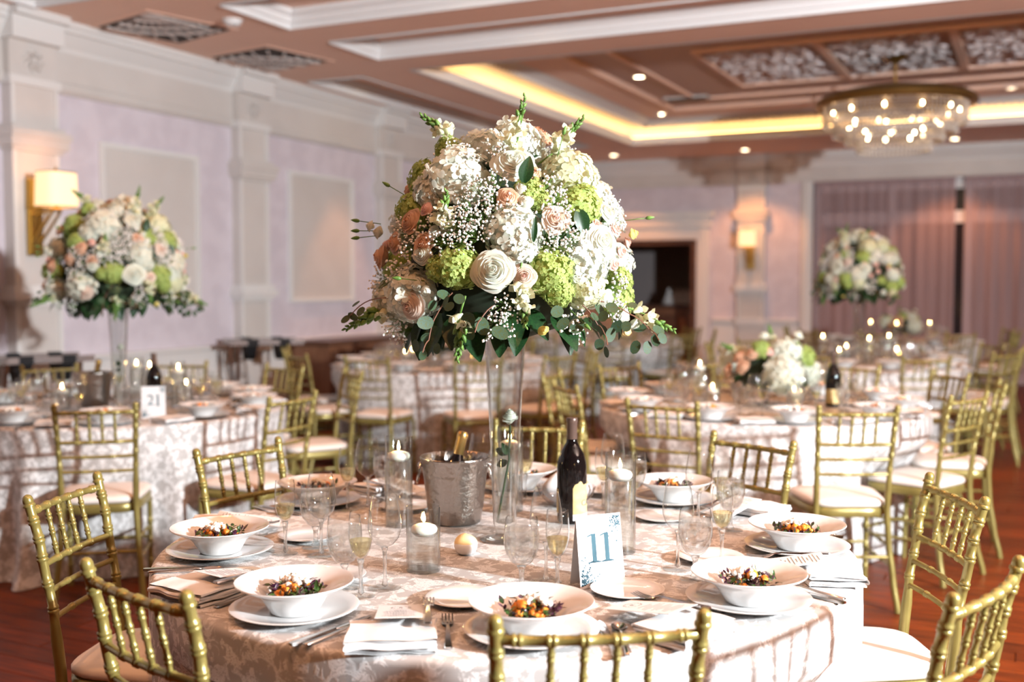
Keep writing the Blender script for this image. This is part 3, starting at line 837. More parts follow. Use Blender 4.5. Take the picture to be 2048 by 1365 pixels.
# seat frame and cushion
def seat_outline(u, g=0.0):
    a = 2*PI*u; c_, s_ = math.cos(a), math.sin(a); ex = 5.0
    r_ = (abs(c_)**ex + abs(s_)**ex)**(-1/ex)
    y = s_*r_*(0.195-g)
    w = 0.188 + 0.022*(y/0.195)
    return (c_*r_*(w-g), y)
def seat_sheet(prof):
    def fn(u, v):
        i = v*(len(prof)-1); k = min(int(i+1e-6), len(prof)-1)
        g, z = prof[k]; x, y = seat_outline(u, g); return (x, y, z)
    b = MB(); b.sheet(fn, 40, len(prof)-1, closeu=True)
    return b
fr = seat_sheet([(0.05, 0.418), (0.004, 0.415), (0.0, 0.420), (0.0, 0.452), (0.006, 0.458), (0.05, 0.458), (0.17, 0.458)])
cm('seat_frame', fr, M['gold'])
cu = seat_sheet([(0.05, 0.459), (0.008, 0.459), (0.0, 0.468), (0.0, 0.478), (0.006, 0.487), (0.025, 0.494), (0.07, 0.498), (0.12, 0.499), (0.188, 0.4995)])
cm('cushion', cu, M['cushion'], None)
b = MB(); fn = lambda s: (0, 0.012*(1-s/0.42), s)
pts, rad = ringed(fn, 0.42, 0.0125, [0.10, 0.20, 0.30], rs=1.25); b.tube(pts, rad, 10); cm('front_leg', b, M['gold'])
def bar(p0, p1, name, nr=2):
    p0, p1 = Vector(p0), Vector(p1); L = (p1-p0).length
    pts, rad = ringed(lambda s: tuple(p0 + (p1-p0)*(s/L)), L, 0.008, [L*(k+1)/(nr+1) for k in range(nr)], rs=1.3)
    b = MB(); b.tube(pts, rad, 8); cm(name, b, M['gold'])
for side, sx in (('l', -1), ('r', 1)):
    x0_, y0_ = post_xy(0.20, sx); bar((sx*0.185, 0.17, 0.19), (x0_, y0_, 0.20), 'side_stretcher_' + side)
    x0_, y0_ = post_xy(0.29, sx); bar((sx*0.185, 0.17, 0.28), (x0_, y0_, 0.29), 'upper_stretcher_' + side)
bar((-0.185, 0.172, 0.22), (0.185, 0.172, 0.22), 'front_stretcher')
x0_, y0_ = post_xy(0.24, 1); bar((-x0_, y0_, 0.24), (x0_, y0_, 0.24), 'rear_stretcher')

CH = []
def chair(x, y, face, label, group, full=True):
    """x, y: middle of the back's top; face: heading of the sitter in degrees"""
    a = math.radians(face)
    f_ = Vector((math.cos(a), math.sin(a)))
    o = Vector((x, y)) + f_*0.262
    t = thing('chiavari_chair', label, 'chair', (o.x, o.y, 0), a - PI/2, group)
    CH.append((o.x, o.y))
    C = chair_meshes
    put('back_post', C['back_post_l'], t); put('back_post', C['back_post_r'], t)
    put('top_rail', C['top_rail'], t)
    for k in ('middle_rail', 'lower_rail', 'bottom_rail'): put('back_rail', C[k], t)
    for sx_ in SPX: put('spindle', C['spindle'], t, (sx_, rail_y(0.748, sx_, 0.014), 0.748))
    put('seat_frame', C['seat_frame'], t); put('cushion', C['cushion'], t)
    for sx_ in (-1, 1): put('front_leg', C['front_leg'], t, (sx_*0.185, 0.165, 0))
    if full:
        for k in ('side_stretcher_l', 'side_stretcher_r', 'upper_stretcher_l', 'upper_stretcher_r', 'front_stretcher', 'rear_stretcher'):
            put('stretcher', C[k], t)
    return t

# ---------------------------------------------------------------- tables
TR_ = 0.915; TH = 0.76
TABLES = {'eleven': (-1.259, 2.601), 'twentyone': (-4.62, 4.54), 'compote': (-1.38, 6.18), 'centre': (-4.52, 8.05), 'tallfar': (-1.35, 9.85), 'far': (-4.5, 11.9), 'lastrow': (-1.4, 13.6)}
# chairs: (x, y) of the back's top and heading
def ring_chairs(key, angs, label, group, dist=1.27, jit=3):
    cx, cy_ = TABLES[key]
    r = random.Random(len(label)+7)
    for a in angs:
        d = dist + r.uniform(-0.05, 0.06); aa = math.radians(a)
        chair(cx + d*math.cos(aa), cy_ + d*math.sin(aa), a + 180 + r.uniform(-jit, jit), label, group)
LM11 = ['facing the number card', 'nearest the butter pot', 'between the butter-pot and bucket places', 'nearest the steel bucket', 'nearest the ribbed bread bowl', 'nearest the dark wine bottle',
        'between the bottle and tall-candle places', 'by the tall candle, beside the open floor']
L11 = ('gold chiavari chair with white cushion drawn up to the table numbered eleven', 'chairs around table eleven')
for k, (x, y, f_) in enumerate(((-0.62, 1.63, 121.1), (-1.48, 1.48, 75.1), (-2.32, 2.08, 18), (-2.38, 2.86, -10.7), (-1.73, 3.86, -75), (-0.87, 3.77, -114.6), (-0.17, 3.09, -153.3), (-0.06, 2.16, 163.1))):
    chair(x, y, f_, 'gold chiavari chair at table eleven, ' + LM11[k], L11[1])
L21 = ('gold chiavari chair with white cushion drawn up to the table numbered twenty-one', 'chairs around table twenty-one')
for (x, y, f_), q in zip(((-3.74, 3.53, 129), (-3.21, 4.26, 177.4), (-4.42, 5.78, -100), (-3.77, 5.61, -128.5), (-5.25, 5.72, -62), (-5.80, 5.10, -25), (-5.95, 4.3, 10)),
        ('with its back toward table eleven', 'beside its number card, toward the aisle', 'facing its wine bottle', 'closest to the table behind it', 'in front of the wall panel', 'beside the tray stand under the sconce', 'on its wall side')):
    chair(x, y, f_, 'gold chiavari chair at table twenty-one, ' + q, L21[1])
LR = ('gold chiavari chair with white cushion at the table with the low flower bowl', 'chairs around the low flower bowl table')
for (x, y, f_), q in zip(((-1.52, 4.77, 85.6), (-0.67, 4.91, 115.6), (-0.26, 5.69, 155), (-0.13, 6.44, -174), (-0.43, 7.06, -141), (-2.62, 6.03, 6), (-2.25, 5.36, 44), (-2.48, 6.85, -30), (-1.9, 7.4, -66), (-1.05, 7.45, -105)),
        ("behind table eleven's bread-bowl place", "behind table eleven's bottle place", 'first along the open floor', 'second along the open floor', 'third along the open floor', 'second along the middle aisle', 'first along the middle aisle', 'third along the middle aisle', 'facing its flower bowl from the doorway side', 'facing its wine bottle from the curtain side')):
    chair(x, y, f_, 'gold chiavari chair at the low-bouquet table, ' + q, LR[1])
LC = ('gold chiavari chair with white cushion at the round table behind number twenty-one', 'chairs around the table behind number twenty-one')
for x, y, f_ in ((-4.36, 6.66, 97), (-3.58, 6.93, 128), (-5.05, 6.75, 62), (-3.22, 7.6, 160), (-3.2, 8.3, -168), (-3.6, 9.0, -135), (-5.65, 7.4, 30), (-4.4, 9.35, -95), (-5.3, 9.1, -55)):
    chair(x, y, f_, *LC)
LBR = ('gold chiavari chair with white cushion at the tall-flower table before the curtains', 'chairs around the tall-flower table before the curtains')
for x, y, f_ in ((-0.68, 8.44, 115), (-0.16, 9.30, 148), (-0.05, 9.95, 178), (-1.5, 8.5, 82), (-2.25, 8.9, 46), (-2.65, 9.7, 8), (-2.45, 10.5, -30), (-0.3, 10.6, -145)):
    chair(x, y, f_, *LBR)
LD = ('gold chiavari chair with white cushion at the table before the doorway', 'chairs around the table before the doorway')
ring_chairs('far', (-100, -62, -25, 15, 50, 88, 130, 172, 215), *LD)
LL = ('gold chiavari chair with white cushion at the table closest to the curtains', 'chairs around the table closest to the curtains')
ring_chairs('lastrow', (-95, -55, -15, 25, 185, 225), *LL)

def cloth_mesh(seed, dents=(), nth=288):
    r = random.Random(seed)
    nf = 19
    ph = [r.uniform(0, 6.28) for _ in range(6)]
    def fold(th):
        a = nf*th + 0.9*math.sin(3*th+ph[0]) + 0.7*math.sin(5*th+ph[1])
        w = math.sin(a); w = math.copysign(abs(w)**0.8, w)
        return w*(0.75+0.25*math.sin(2*th+ph[2])) + 0.25*math.sin(2*a+ph[3])
    rows = []
    for q in (0.0, 0.2, 0.4, 0.6, 0.75, 0.87): rows.append(('t', q*TR_))
    for k in range(0, 7): rows.append(('e', k/6))
    for k in range(1, 15): rows.append(('d', k/14))
    v = []; uv = []; idx = []
    ed = 0.018; s = 0.0
    for kind, q in rows:
        row = []
        for i in range(nth):
            th = 2*PI*i/nth
            if kind == 't':
                rr, z, sl = q, TH, q
            elif kind == 'e':
                a = q*PI/2; rr = TR_ - ed + ed*math.sin(a); z = TH - ed + ed*math.cos(a); sl = TR_ - ed + ed*a
            else:
                d = q; e_ = min(1.0, d/0.85)
                fo = fold(th)
                rr = TR_ + 0.035*d + fo*(0.085*e_**1.1) - 0.012*math.sin(PI*d)
                z = (TH - ed)*(1-d) + 0.004
                if d > 0.93: rr += (d-0.93)/0.07*0.03
                for da, dr in dents:
                    g = abs((th-da+PI) % (2*PI) - PI)
                    if g < 0.42:
                        w = 1.0 if g < 0.25 else (0.5+0.5*math.cos(PI*(g-0.25)/0.17))
                        lim = dr if z < 0.47 else dr + (TR_-dr)*min(1.5, (z-0.47)/0.17)
                        if rr > lim: rr = rr + (lim-rr)*w
                sl = TR_ - ed + ed*PI/2 + d*(TH-ed)*1.02
            row.append(len(v)); v.append((rr*math.cos(th), rr*math.sin(th), z)); uv.append((sl*math.cos(th), sl*math.sin(th)))
            if kind == 't' and q == 0: break
        idx.append(row)
    f = []
    for a, b_ in zip(idx, idx[1:]):
        for k in range(nth):
            k2 = (k+1) % nth
            if len(a) == 1: f.append((a[0], b_[k], b_[k2]))
            else: f.append((a[k], b_[k], b_[k2], a[k2]))
    me = MB().add(v, f).mesh('tablecloth', M['cloth'], True, None)
    ul = me.uv_layers.new(name='cloth')
    for lp in me.loops: ul.data[lp.index].uv = uv[lp.vertex_index]
    return me
top_mesh = MB().lathe([(0, TH-0.03), (TR_-0.03, TH-0.03), (TR_-0.03, TH-0.004), (0, TH-0.004)], 40).mesh('tabletop', M['brown_wood'])
ped_mesh = MB().lathe([(0.32, 0.0), (0.30, 0.03), (0.06, 0.06), (0.05, 0.10), (0.05, TH-0.06), (0.12, TH-0.03)], 20).mesh('pedestal', M['dark_wood'])
TLAB = {'eleven': 'round table in white damask cloth bearing the card numbered eleven', 'twentyone': 'round table in white damask cloth bearing the card numbered twenty-one',
        'compote': 'round white-clothed table with a low flower bowl in its middle', 'centre': 'round white-clothed table between the number twenty-one table and the far rows',
        'tallfar': 'round white-clothed table with tall flowers in front of the sheer curtains', 'far': 'round white-clothed table standing before the doorway',
        'lastrow': 'round white-clothed table closest to the sheer curtains'}
for i, (k, (x, y)) in enumerate(TABLES.items()):
    t = thing('banquet_table', TLAB[k], 'table', (x, y, 0), 0.7*i)
    dn = []
    for qx, qy in CH:
        dx, dy = qx-x, qy-y; dd = math.hypot(dx, dy)
        if dd < 1.5: dn.append((math.atan2(dy, dx) - 0.7*i, max(0.45, dd-0.225)))
    put('tablecloth', cloth_mesh(4+3*i, dn), t)
    put('tabletop', top_mesh, t); put('pedestal', ped_mesh, t)

# wooden tray stands with black straps by the left wall, and a sideboard
M['strap'] = mat('black_webbing', (0.008, 0.008, 0.01), 0.8)
def tray_stand(x, y, rz, label):
    t = thing('tray_stand', label, 'tray stand', (x, y, 0), rz)
    W = 0.30
    for sy, z1 in ((1, 0.93), (-1, 0.93)):
        put('top_bar', MB().box(-W-0.03, W+0.03, sy*0.20-0.016, sy*0.20+0.016, z1-0.022, z1+0.022).mesh('top_bar', M['dark_wood'], False), t)
        for sx_ in (-1, 1):
            b = MB(); b.tube([(sx_*(W-(0.03 if sy > 0 else 0.06)), -sy*0.22, 0.0), (sx_*(W-(0.03 if sy > 0 else 0.06)), sy*0.20, z1)], 0.016, 6)
            put('leg', b.mesh('leg', M['dark_wood']), t)
        put('foot_bar', MB().box(-W, W, -sy*0.20-0.012, -sy*0.20+0.012, 0.10, 0.13).mesh('foot_bar', M['dark_wood'], False), t)
    for x_ in (-0.12, 0.16):
        def st(u, v, x_=x_):
            q = -0.22 + 0.44*v; return (x_ + 0.06*(u-0.5)*2*0.75, q, 0.957 - 0.19*(1-(q/0.22)**2))
        b = MB(); b.sheet(st, 1, 12); b.sheet(lambda u, v, x_=x_: Vector(st(u, v)) + Vector((0, 0, -0.003)), 1, 12)
        for sy in (-1, 1): b.box(x_-0.046, x_+0.046, sy*0.20-0.022, sy*0.20+0.022, 0.90, 0.96)
        put('strap', b.mesh('strap', M['strap'], False), t)
tray_stand(-6.28, 5.42, math.radians(62), 'folding wooden tray stand with black straps under the wall sconce')
tray_stand(-6.25, 7.86, math.radians(48), 'folding wooden tray stand with black straps below the second wall pier')
t = thing('sideboard', 'low brown wooden sideboard against the long left wall', 'sideboard', (-6.44, 9.6, 0))
put('body', MB().box(-0.22, 0.22, -0.75, 0.75, 0.08, 0.84).mesh('body', M['brown_wood'], False), t)
put('top', MB().box(-0.24, 0.26, -0.8, 0.8, 0.84, 0.88).mesh('top', M['dark_wood'], False), t)
for y in (-0.5, 0, 0.5):
    d_ = put('door', MB().box(0.22, 0.24, y-0.23, y+0.23, 0.14, 0.78).mesh('door', M['dark_wood'], False), t)
    put('knob', MB().sphere((0.255, y+0.17, 0.5), 0.015, 8, 6).mesh('knob', M['brass']), d_)
for sx_ in (-0.18, 0.18):
    for y in (-0.7, 0.7): put('foot', MB().box(sx_-0.03, sx_+0.03, y-0.03, y+0.03, 0, 0.08).mesh('foot', M['dark_wood'], False), t)

# ---------------------------------------------------------------- tableware meshes
TM = {}
def tm(name, b, m, angle=40, smooth=True): TM[name] = b.mesh(name, m, smooth, angle); return TM[name]
tm('plate', MB().lathe([(0, 0), (0.07, 0), (0.076, 0.002), (0.11, 0.009), (0.135, 0.0165), (0.1365, 0.0185), (0.134, 0.0195), (0.112, 0.0125), (0.082, 0.0065), (0.072, 0.005), (0, 0.005)], 56), M['china'], 60)
tm('bread_plate', MB().lathe([(0, 0), (0.045, 0), (0.05, 0.002), (0.082, 0.0115), (0.084, 0.0135), (0.082, 0.0145), (0.056, 0.0065), (0.05, 0.0045), (0, 0.0045)], 44), M['china'], 60)
tm('bowl', MB().lathe([(0, 0), (0.049, 0), (0.052, 0.003), (0.060, 0.017), (0.074, 0.036), (0.094, 0.049), (0.122, 0.0625), (0.1255, 0.0655), (0.1245, 0.0675), (0.120, 0.0665), (0.094, 0.0545), (0.076, 0.042), (0.064, 0.026), (0.05, 0.016), (0, 0.012)], 64), M['china'], 70)
# stemware
tm('goblet_bowl', MB().lathe([(0.0, 0.055), (0.010, 0.057), (0.024, 0.066), (0.035, 0.084), (0.0405, 0.108), (0.0405, 0.125), (0.0385, 0.148), (0.036, 0.168), (0.0352, 0.1686)], 32), M['glass'], None)
tm('goblet_foot', MB().lathe([(0, 0.0008), (0.036, 0.0008), (0.0365, 0.002), (0.03, 0.0035), (0.012, 0.007)], 28), M['foot_glass'], None)
tm('goblet_stem', MB().lathe([(0, 0.002), (0.012, 0.007), (0.0065, 0.016), (0.0055, 0.03), (0.0065, 0.046), (0.011, 0.056), (0, 0.056)], 20), M['solid_glass'], None)
tm('goblet_water', MB().lathe([(0, 0.060), (0.021, 0.067), (0.033, 0.084), (0.039, 0.108), (0.039, 0.125), (0.0372, 0.143), (0.0, 0.143)], 28), M['water'], 60)
b = MB(); r5 = random.Random(2)
for k in range(6):
    Mx = Matrix.Translation((r5.uniform(-0.02, 0.02), r5.uniform(-0.02, 0.02), 0.10 + 0.008*k)) @ Matrix.Rotation(r5.uniform(0, 3), 4, Vector((r5.random(), r5.random(), 1)))
    b.box(-0.010, 0.010, -0.009, 0.009, -0.008, 0.008, Mx)
tm('ice', b, M['ice'], 30, False)
tm('flute_bowl', MB().lathe([(0.0, 0.083), (0.006, 0.085), (0.014, 0.093), (0.0215, 0.108), (0.0262, 0.13), (0.0268, 0.15), (0.0255, 0.172), (0.0238, 0.192), (0.0230, 0.1926)], 28), M['glass'], None)
tm('flute_foot', MB().lathe([(0, 0.0008), (0.031, 0.0008), (0.0315, 0.002), (0.02, 0.0035), (0.007, 0.009)], 28), M['foot_glass'], None)
tm('flute_stem', MB().lathe([(0, 0.002), (0.007, 0.009), (0.0045, 0.025), (0.0042, 0.05), (0.006, 0.072), (0.0085, 0.084), (0, 0.084)], 20), M['solid_glass'], None)
tm('champagne', MB().lathe([(0, 0.088), (0.0125, 0.0945), (0.020, 0.109), (0.0245, 0.129), (0.0, 0.129)], 24), M['champagne'], 60)
tm('wine_bowl', MB().lathe([(0.0, 0.094), (0.008, 0.096), (0.022, 0.104), (0.033, 0.118), (0.0385, 0.138), (0.0385, 0.152), (0.0355, 0.178), (0.030, 0.208), (0.0285, 0.2155), (0.0277, 0.2161)], 32), M['glass'], None)
tm('wine_foot', MB().lathe([(0, 0.0008), (0.037, 0.0008), (0.0375, 0.002), (0.025, 0.0035), (0.008, 0.008)], 28), M['foot_glass'], None)
tm('wine_stem', MB().lathe([(0, 0.002), (0.008, 0.008), (0.0042, 0.025), (0.0038, 0.06), (0.005, 0.085), (0.009, 0.095), (0, 0.095)], 20), M['solid_glass'], None)
# cutlery: strips of (y, half width, z, thickness)
def strip(rows, M_=None, b=None):
    b = b or MB(); v = []; f = []
    for y, w, z, t in rows: v += [(-w, y, z), (w, y, z), (w*0.8, y, z+t), (-w*0.8, y, z+t)]
    for i in range(len(rows)-1):
        for k in range(4): f.append((i*4+k, i*4+(k+1) % 4, (i+1)*4+(k+1) % 4, (i+1)*4+k))
    f.append((3, 2, 1, 0)); n = (len(rows)-1)*4; f.append((n, n+1, n+2, n+3))
    return b.add(v, f, M_)
b = strip([(-0.095, 0.006, 0.002, 0.003), (-0.09, 0.0085, 0.002, 0.004), (-0.03, 0.006, 0.005, 0.0035), (0.02, 0.0035, 0.009, 0.003), (0.038, 0.0045, 0.008, 0.002), (0.05, 0.011, 0.004, 0.0018), (0.066, 0.0125, 0.002, 0.0016)])
for k in range(4):
    x = -0.0105 + 0.007*k
    strip([(0.064, 0.0019, 0.002, 0.0016), (0.085, 0.0017, 0.004, 0.0015), (0.103, 0.0012, 0.009, 0.0012)], Matrix.Translation((x, 0, 0)), b)
tm('fork', b, M['steel'], 35)
b = strip([(-0.115, 0.005, 0.001, 0.005), (-0.11, 0.0078, 0.0, 0.006), (-0.05, 0.0068, 0.0, 0.006), (0.0, 0.005, 0.001, 0.005), (0.008, 0.0035, 0.002, 0.004)])
strip([(0.006, 0.0035, 0.0025, 0.0022), (0.014, 0.009, 0.0025, 0.0014), (0.06, 0.0105, 0.0025, 0.001), (0.095, 0.009, 0.0025, 0.0008), (0.112, 0.002, 0.0025, 0.0006)], None, b)
tm('knife', b, M['steel'], 35)
b = strip([(-0.085, 0.006, 0.002, 0.003), (-0.08, 0.008, 0.002, 0.004), (-0.02, 0.0055, 0.004, 0.0035), (0.03, 0.003, 0.008, 0.003), (0.045, 0.0035, 0.007, 0.0022)])
def sp(u, v):
    a = 2*PI*u; r_ = v; x = 0.0165*r_*math.cos(a); y = 0.068 + 0.0265*r_*math.sin(a); return (x, y, 0.001 + 0.008*r_**2)
b.sheet(sp, 20, 5, closeu=True); b.sheet(lambda u, v: Vector(sp(1-u, v)) - Vector((0, 0, 0.0012)), 20, 5, closeu=True)
tm('spoon', b, M['steel'], None)
# folded napkin: a sheet folded back and forth, thickened
def napkin_mesh():
    W, D = 0.085, 0.062
    prof = []
    for k in range(4):
        z = 0.004 + 0.0075*k; y0, y1 = (-D, D) if k % 2 == 0 else (D, -D)
        prof += [(y0 + (y1-y0)*q/4, z + 0.0012*math.sin(q*2.1+k)) for q in range(5)]
        if k < 3:
            for q in (1, 2, 3):
                a = -PI/2 + PI*q/4; sg = 1 if y1 > 0 else -1
                prof.append((y1 + sg*0.0055*math.cos(a), z + 0.00375 + 0.00375*math.sin(a)))
    b = MB()
    def side(off):
        def fn(u, v):
            y, z = prof[min(int(round(v*(len(prof)-1))), len(prof)-1)]
            x = (u*2-1)*(W + 0.003*math.sin(40*v)); return (x, y + 0.002*math.sin(9*x*10), max(0.0008, z + off + 0.0015*math.sin(x*60+v*9)))
        return fn
    b.sheet(side(0.0022), 10, len(prof)-1); b.sheet(side(-0.0022), 10, len(prof)-1)
    n = 11*len(prof)
    for e_ in (0, 10):
        for j in range(len(prof)-1):
            b.f.append((j*11+e_, (j+1)*11+e_, n+(j+1)*11+e_, n+j*11+e_))
    return b
tm('napkin', napkin_mesh(), M['napkin'], 60)

def text_mesh(body, size, m, thick=0.0003, name='lettering'):
    cu_ = bpy.data.curves.new(name, 'FONT'); cu_.body = body; cu_.size = size; cu_.extrude = thick; cu_.align_x = 'CENTER'; cu_.align_y = 'CENTER'; cu_.resolution_u = 3
    o = bpy.data.objects.new(name, cu_); col.objects.link(o)
    dg = bpy.context.evaluated_depsgraph_get(); dg.update()
    me = bpy.data.meshes.new_from_object(o.evaluated_get(dg))
    bpy.data.objects.remove(o); bpy.data.curves.remove(cu_)
    me.materials.clear(); me.materials.append(m)
    return me
# menu card print: monogram in a leafy ring and rules of small print
b = MB()
for k in range(26):
    a = 2*PI*k/26; r_ = 0.0185 + 0.002*(k % 2)
    Mx = Matrix.Translation((r_*math.cos(a), 0.045 + r_*0.9*math.sin(a), 0.0012)) @ Matrix.Rotation(a+0.7+(k % 2)*1.2, 4, 'Z')
    b.add([(-0.0035, 0, 0), (0, 0.001, 0), (0.0035, 0, 0), (0, -0.001, 0)], [(0, 1, 2, 3)], Mx)
for k, w in enumerate((0.022, 0.012, 0.03, 0.034, 0.014, 0.032, 0.028, 0.013, 0.03, 0.034, 0.02)):
    y = 0.012 - 0.0085*k
    x = -w
    while x < w:
        l = 0.0025 + 0.003*((k*7 + int(x*3000)) % 5)/5; b.box(x, min(x+l, w), y-0.0006, y+0.0006, 0.0010, 0.0013); x += l + 0.0012
TM['menu_print'] = b.mesh('small_print', M['ink'], False)
tm('menu_card', MB().box(-0.047, 0.047, -0.088, 0.088, 0, 0.001), M['paper'], None, False)
TM['monogram'] = text_mesh('R', 0.016, M['ink'], 0.0002, 'monogram')

# floating candle, cylinders
tm('wax', MB().lathe([(0, -0.012), (0.024, -0.012), (0.0315, -0.004), (0.033, 0.003), (0.029, 0.010), (0.018, 0.0145), (0.006, 0.0155), (0, 0.0145)], 24), M['wax'], None)
tm('wick', MB().tube([(0, 0, 0.0145), (0.0005, 0, 0.022)], 0.0008, 5), M['wick'])
tm('flame', MB().lathe([(0, 0.018), (0.0028, 0.021), (0.0042, 0.027), (0.0036, 0.032), (0.0016, 0.040), (0, 0.046)], 10), M['flame'], None)
def cylinder(R0, H, fill):
    g = MB().lathe([(0, 0), (R0, 0), (R0, H-0.001), (R0-0.001, H), (R0-0.0025, H), (R0-0.003, H-0.001), (R0-0.003, 0.008), (0, 0.008)], 36)
    w = MB().lathe([(0, 0.0085), (R0-0.0036, 0.0085), (R0-0.0036, fill), (0, fill)], 32)
    return g, w
for nm, R0, H, fill in (('tall', 0.040, 0.26, 0.195), ('short', 0.0415, 0.158, 0.093)):
    g, w = cylinder(R0, H, fill)
    tm('cyl_' + nm, g, M['glass_thick'], 50); tm('cylw_' + nm, w, M['water'], 50)

# salad pieces
M['greens'] = mat('salad_leaf', (0.055, 0.012, 0.04), 0.4, color2=(0.035, 0.09, 0.016), scale=45, lo=0.45, hi=0.55)
M['squash'] = mat('roast_squash', (0.80, 0.29, 0.035), 0.4, color2=(0.62, 0.19, 0.02), scale=70, sub=0.2)
M['cheese'] = mat('crumbled_cheese', (0.92, 0.88, 0.80), 0.7, bump=0.4, bscale=250)
def leaf_sheet(b, Mx, L, W, curl, fold=0.3, nv=5, nu=4, tipp=1.0):
    def fn(u, v):
        w = W*math.sin(PI*min(1, v*0.93+0.05))**0.8*(1.0-0.25*v*tipp)
        x = (u*2-1)*w; return (x, L*v, curl*L*v*v + fold*abs(x))
    b.sheet(fn, nu, nv, Mx)
def greens_mesh(seed):
    r = random.Random(seed); b = MB()
    for k in range(150):
        a, rr = r.uniform(0, 6.28), 0.060*math.sqrt(r.random())
        h = 0.010 + 0.026*(1-(rr/0.062)**2); fl_ = 0.014 + max(0, rr-0.04)*0.8
        Mx = Matrix.Translation((rr*math.cos(a), rr*math.sin(a), fl_ + h*r.uniform(0.2, 1.0))) @ Matrix.Rotation(r.uniform(0, 6.28), 4, 'Z') @ Matrix.Rotation(r.uniform(0.0, 0.9), 4, 'X') @ Matrix.Rotation(r.uniform(-0.8, 0.8), 4, 'Y')
        leaf_sheet(b, Mx, r.uniform(0.010, 0.022), r.uniform(0.003, 0.007), r.uniform(-0.6, 0.6), 0.3, 3, 2)
    for k in range(26):
        a, rr = r.uniform(0, 6.28), 0.05*math.sqrt(r.random())
        b.sphere((rr*math.cos(a), rr*math.sin(a), 0.014+0.012*r.random()), r.uniform(0.004, 0.006), 6, 4)
    b.lathe([(0, 0.028), (0.02, 0.026), (0.04, 0.017), (0.050, 0.008)], 12)
    return b
for i in range(3): tm('greens%d' % i, greens_mesh(20+i), M['greens'], None)
b = MB(); s_ = 0.0062
v8 = [(x*s_, y*s_, z*s_*0.9) for x in (-1, 1) for y in (-1, 1) for z in (-1, 1)]
def cube_mesh(name, s, m):
    bm2 = bmesh.new(); bmesh.ops.create_cube(bm2, size=s*2); bmesh.ops.bevel(bm2, geom=bm2.edges[:], offset=s*0.35, segments=2, affect='EDGES')
    rr = random.Random(1)
    for v in bm2.verts: v.co *= 1 + rr.uniform(-0.06, 0.06)
    me = bpy.data.meshes.new(name); bm2.to_mesh(me); bm2.free(); me.materials.append(m); me.shade_smooth(); TM[name] = me
cube_mesh('squash', 0.0072, M['squash']); cube_mesh('crumb', 0.0045, M['cheese'])
def salad(x, y, z, rz, seed, label, group, detail=True):
    r = random.Random(seed)
    t = thing('salad', label, 'salad', (x, y, z), rz, group)
    tag(put('greens', TM['greens%d' % (seed % 3)], t), kind='stuff')
    for k in range(17 if detail else 6):
        a, rr = r.uniform(0, 6.28), 0.040*math.sqrt(r.random())
        put('squash_cube', TM['squash'], t, (rr*math.cos(a)-0.004, rr*math.sin(a), 0.028 + 0.018*(1-(rr/0.04)**2) + r.uniform(0, 0.006)), (r.random()*3, r.random()*3, r.random()*3), r.uniform(0.75, 1.15) if detail else 1.5)
    for k in range(24 if detail else 5):
        a, rr = r.uniform(0, 6.28), 0.028*math.sqrt(r.random())
        put('cheese_crumble', TM['crumb'], t, (rr*math.cos(a)+0.006, rr*math.sin(a)+0.008, 0.046 + 0.012*(1-(rr/0.028)**2)), (r.random()*3, r.random()*3, r.random()*3), r.uniform(0.7, 1.5) if detail else 2.0)
    return t

# ---------------------------------------------------------------- glass builders
def goblet(x, y, z, label, group, ice=True):
    t = thing('water_goblet', label, 'glass', (x, y, z), rnd.uniform(0, 6), group)
    put('glass_bowl', TM['goblet_bowl'], t); put('stem', TM['goblet_stem'], t); put('foot', TM['goblet_foot'], t); w = put('water', TM['goblet_water'], t)
    if ice: put('ice', TM['ice'], w)
def flute(x, y, z, label, group):
    t = thing('champagne_flute', label, 'glass', (x, y, z), 0, group)
    put('glass_bowl', TM['flute_bowl'], t); put('stem', TM['flute_stem'], t); put('foot', TM['flute_foot'], t); put('champagne', TM['champagne'], t)
def wine(x, y, z, label, group):
    t = thing('wine_glass', label, 'glass', (x, y, z), 0, group)
    put('glass_bowl', TM['wine_bowl'], t); put('stem', TM['wine_stem'], t); put('foot', TM['wine_foot'], t)
def candle(x, y, z, size, label, group=None):
    t = thing('candle_cylinder', label, 'candle', (x, y, z), rnd.uniform(0, 6), group)
    put('cylinder', TM['cyl_' + size], t); put('water', TM['cylw_' + size], t)
    zf = 0.195 if size == 'tall' else 0.093
    c_ = put('floating_candle', TM['wax'], t, (0.002, 0.001, zf + 0.006))
    put('wick', TM['wick'], c_); put('flame', TM['flame'], c_)

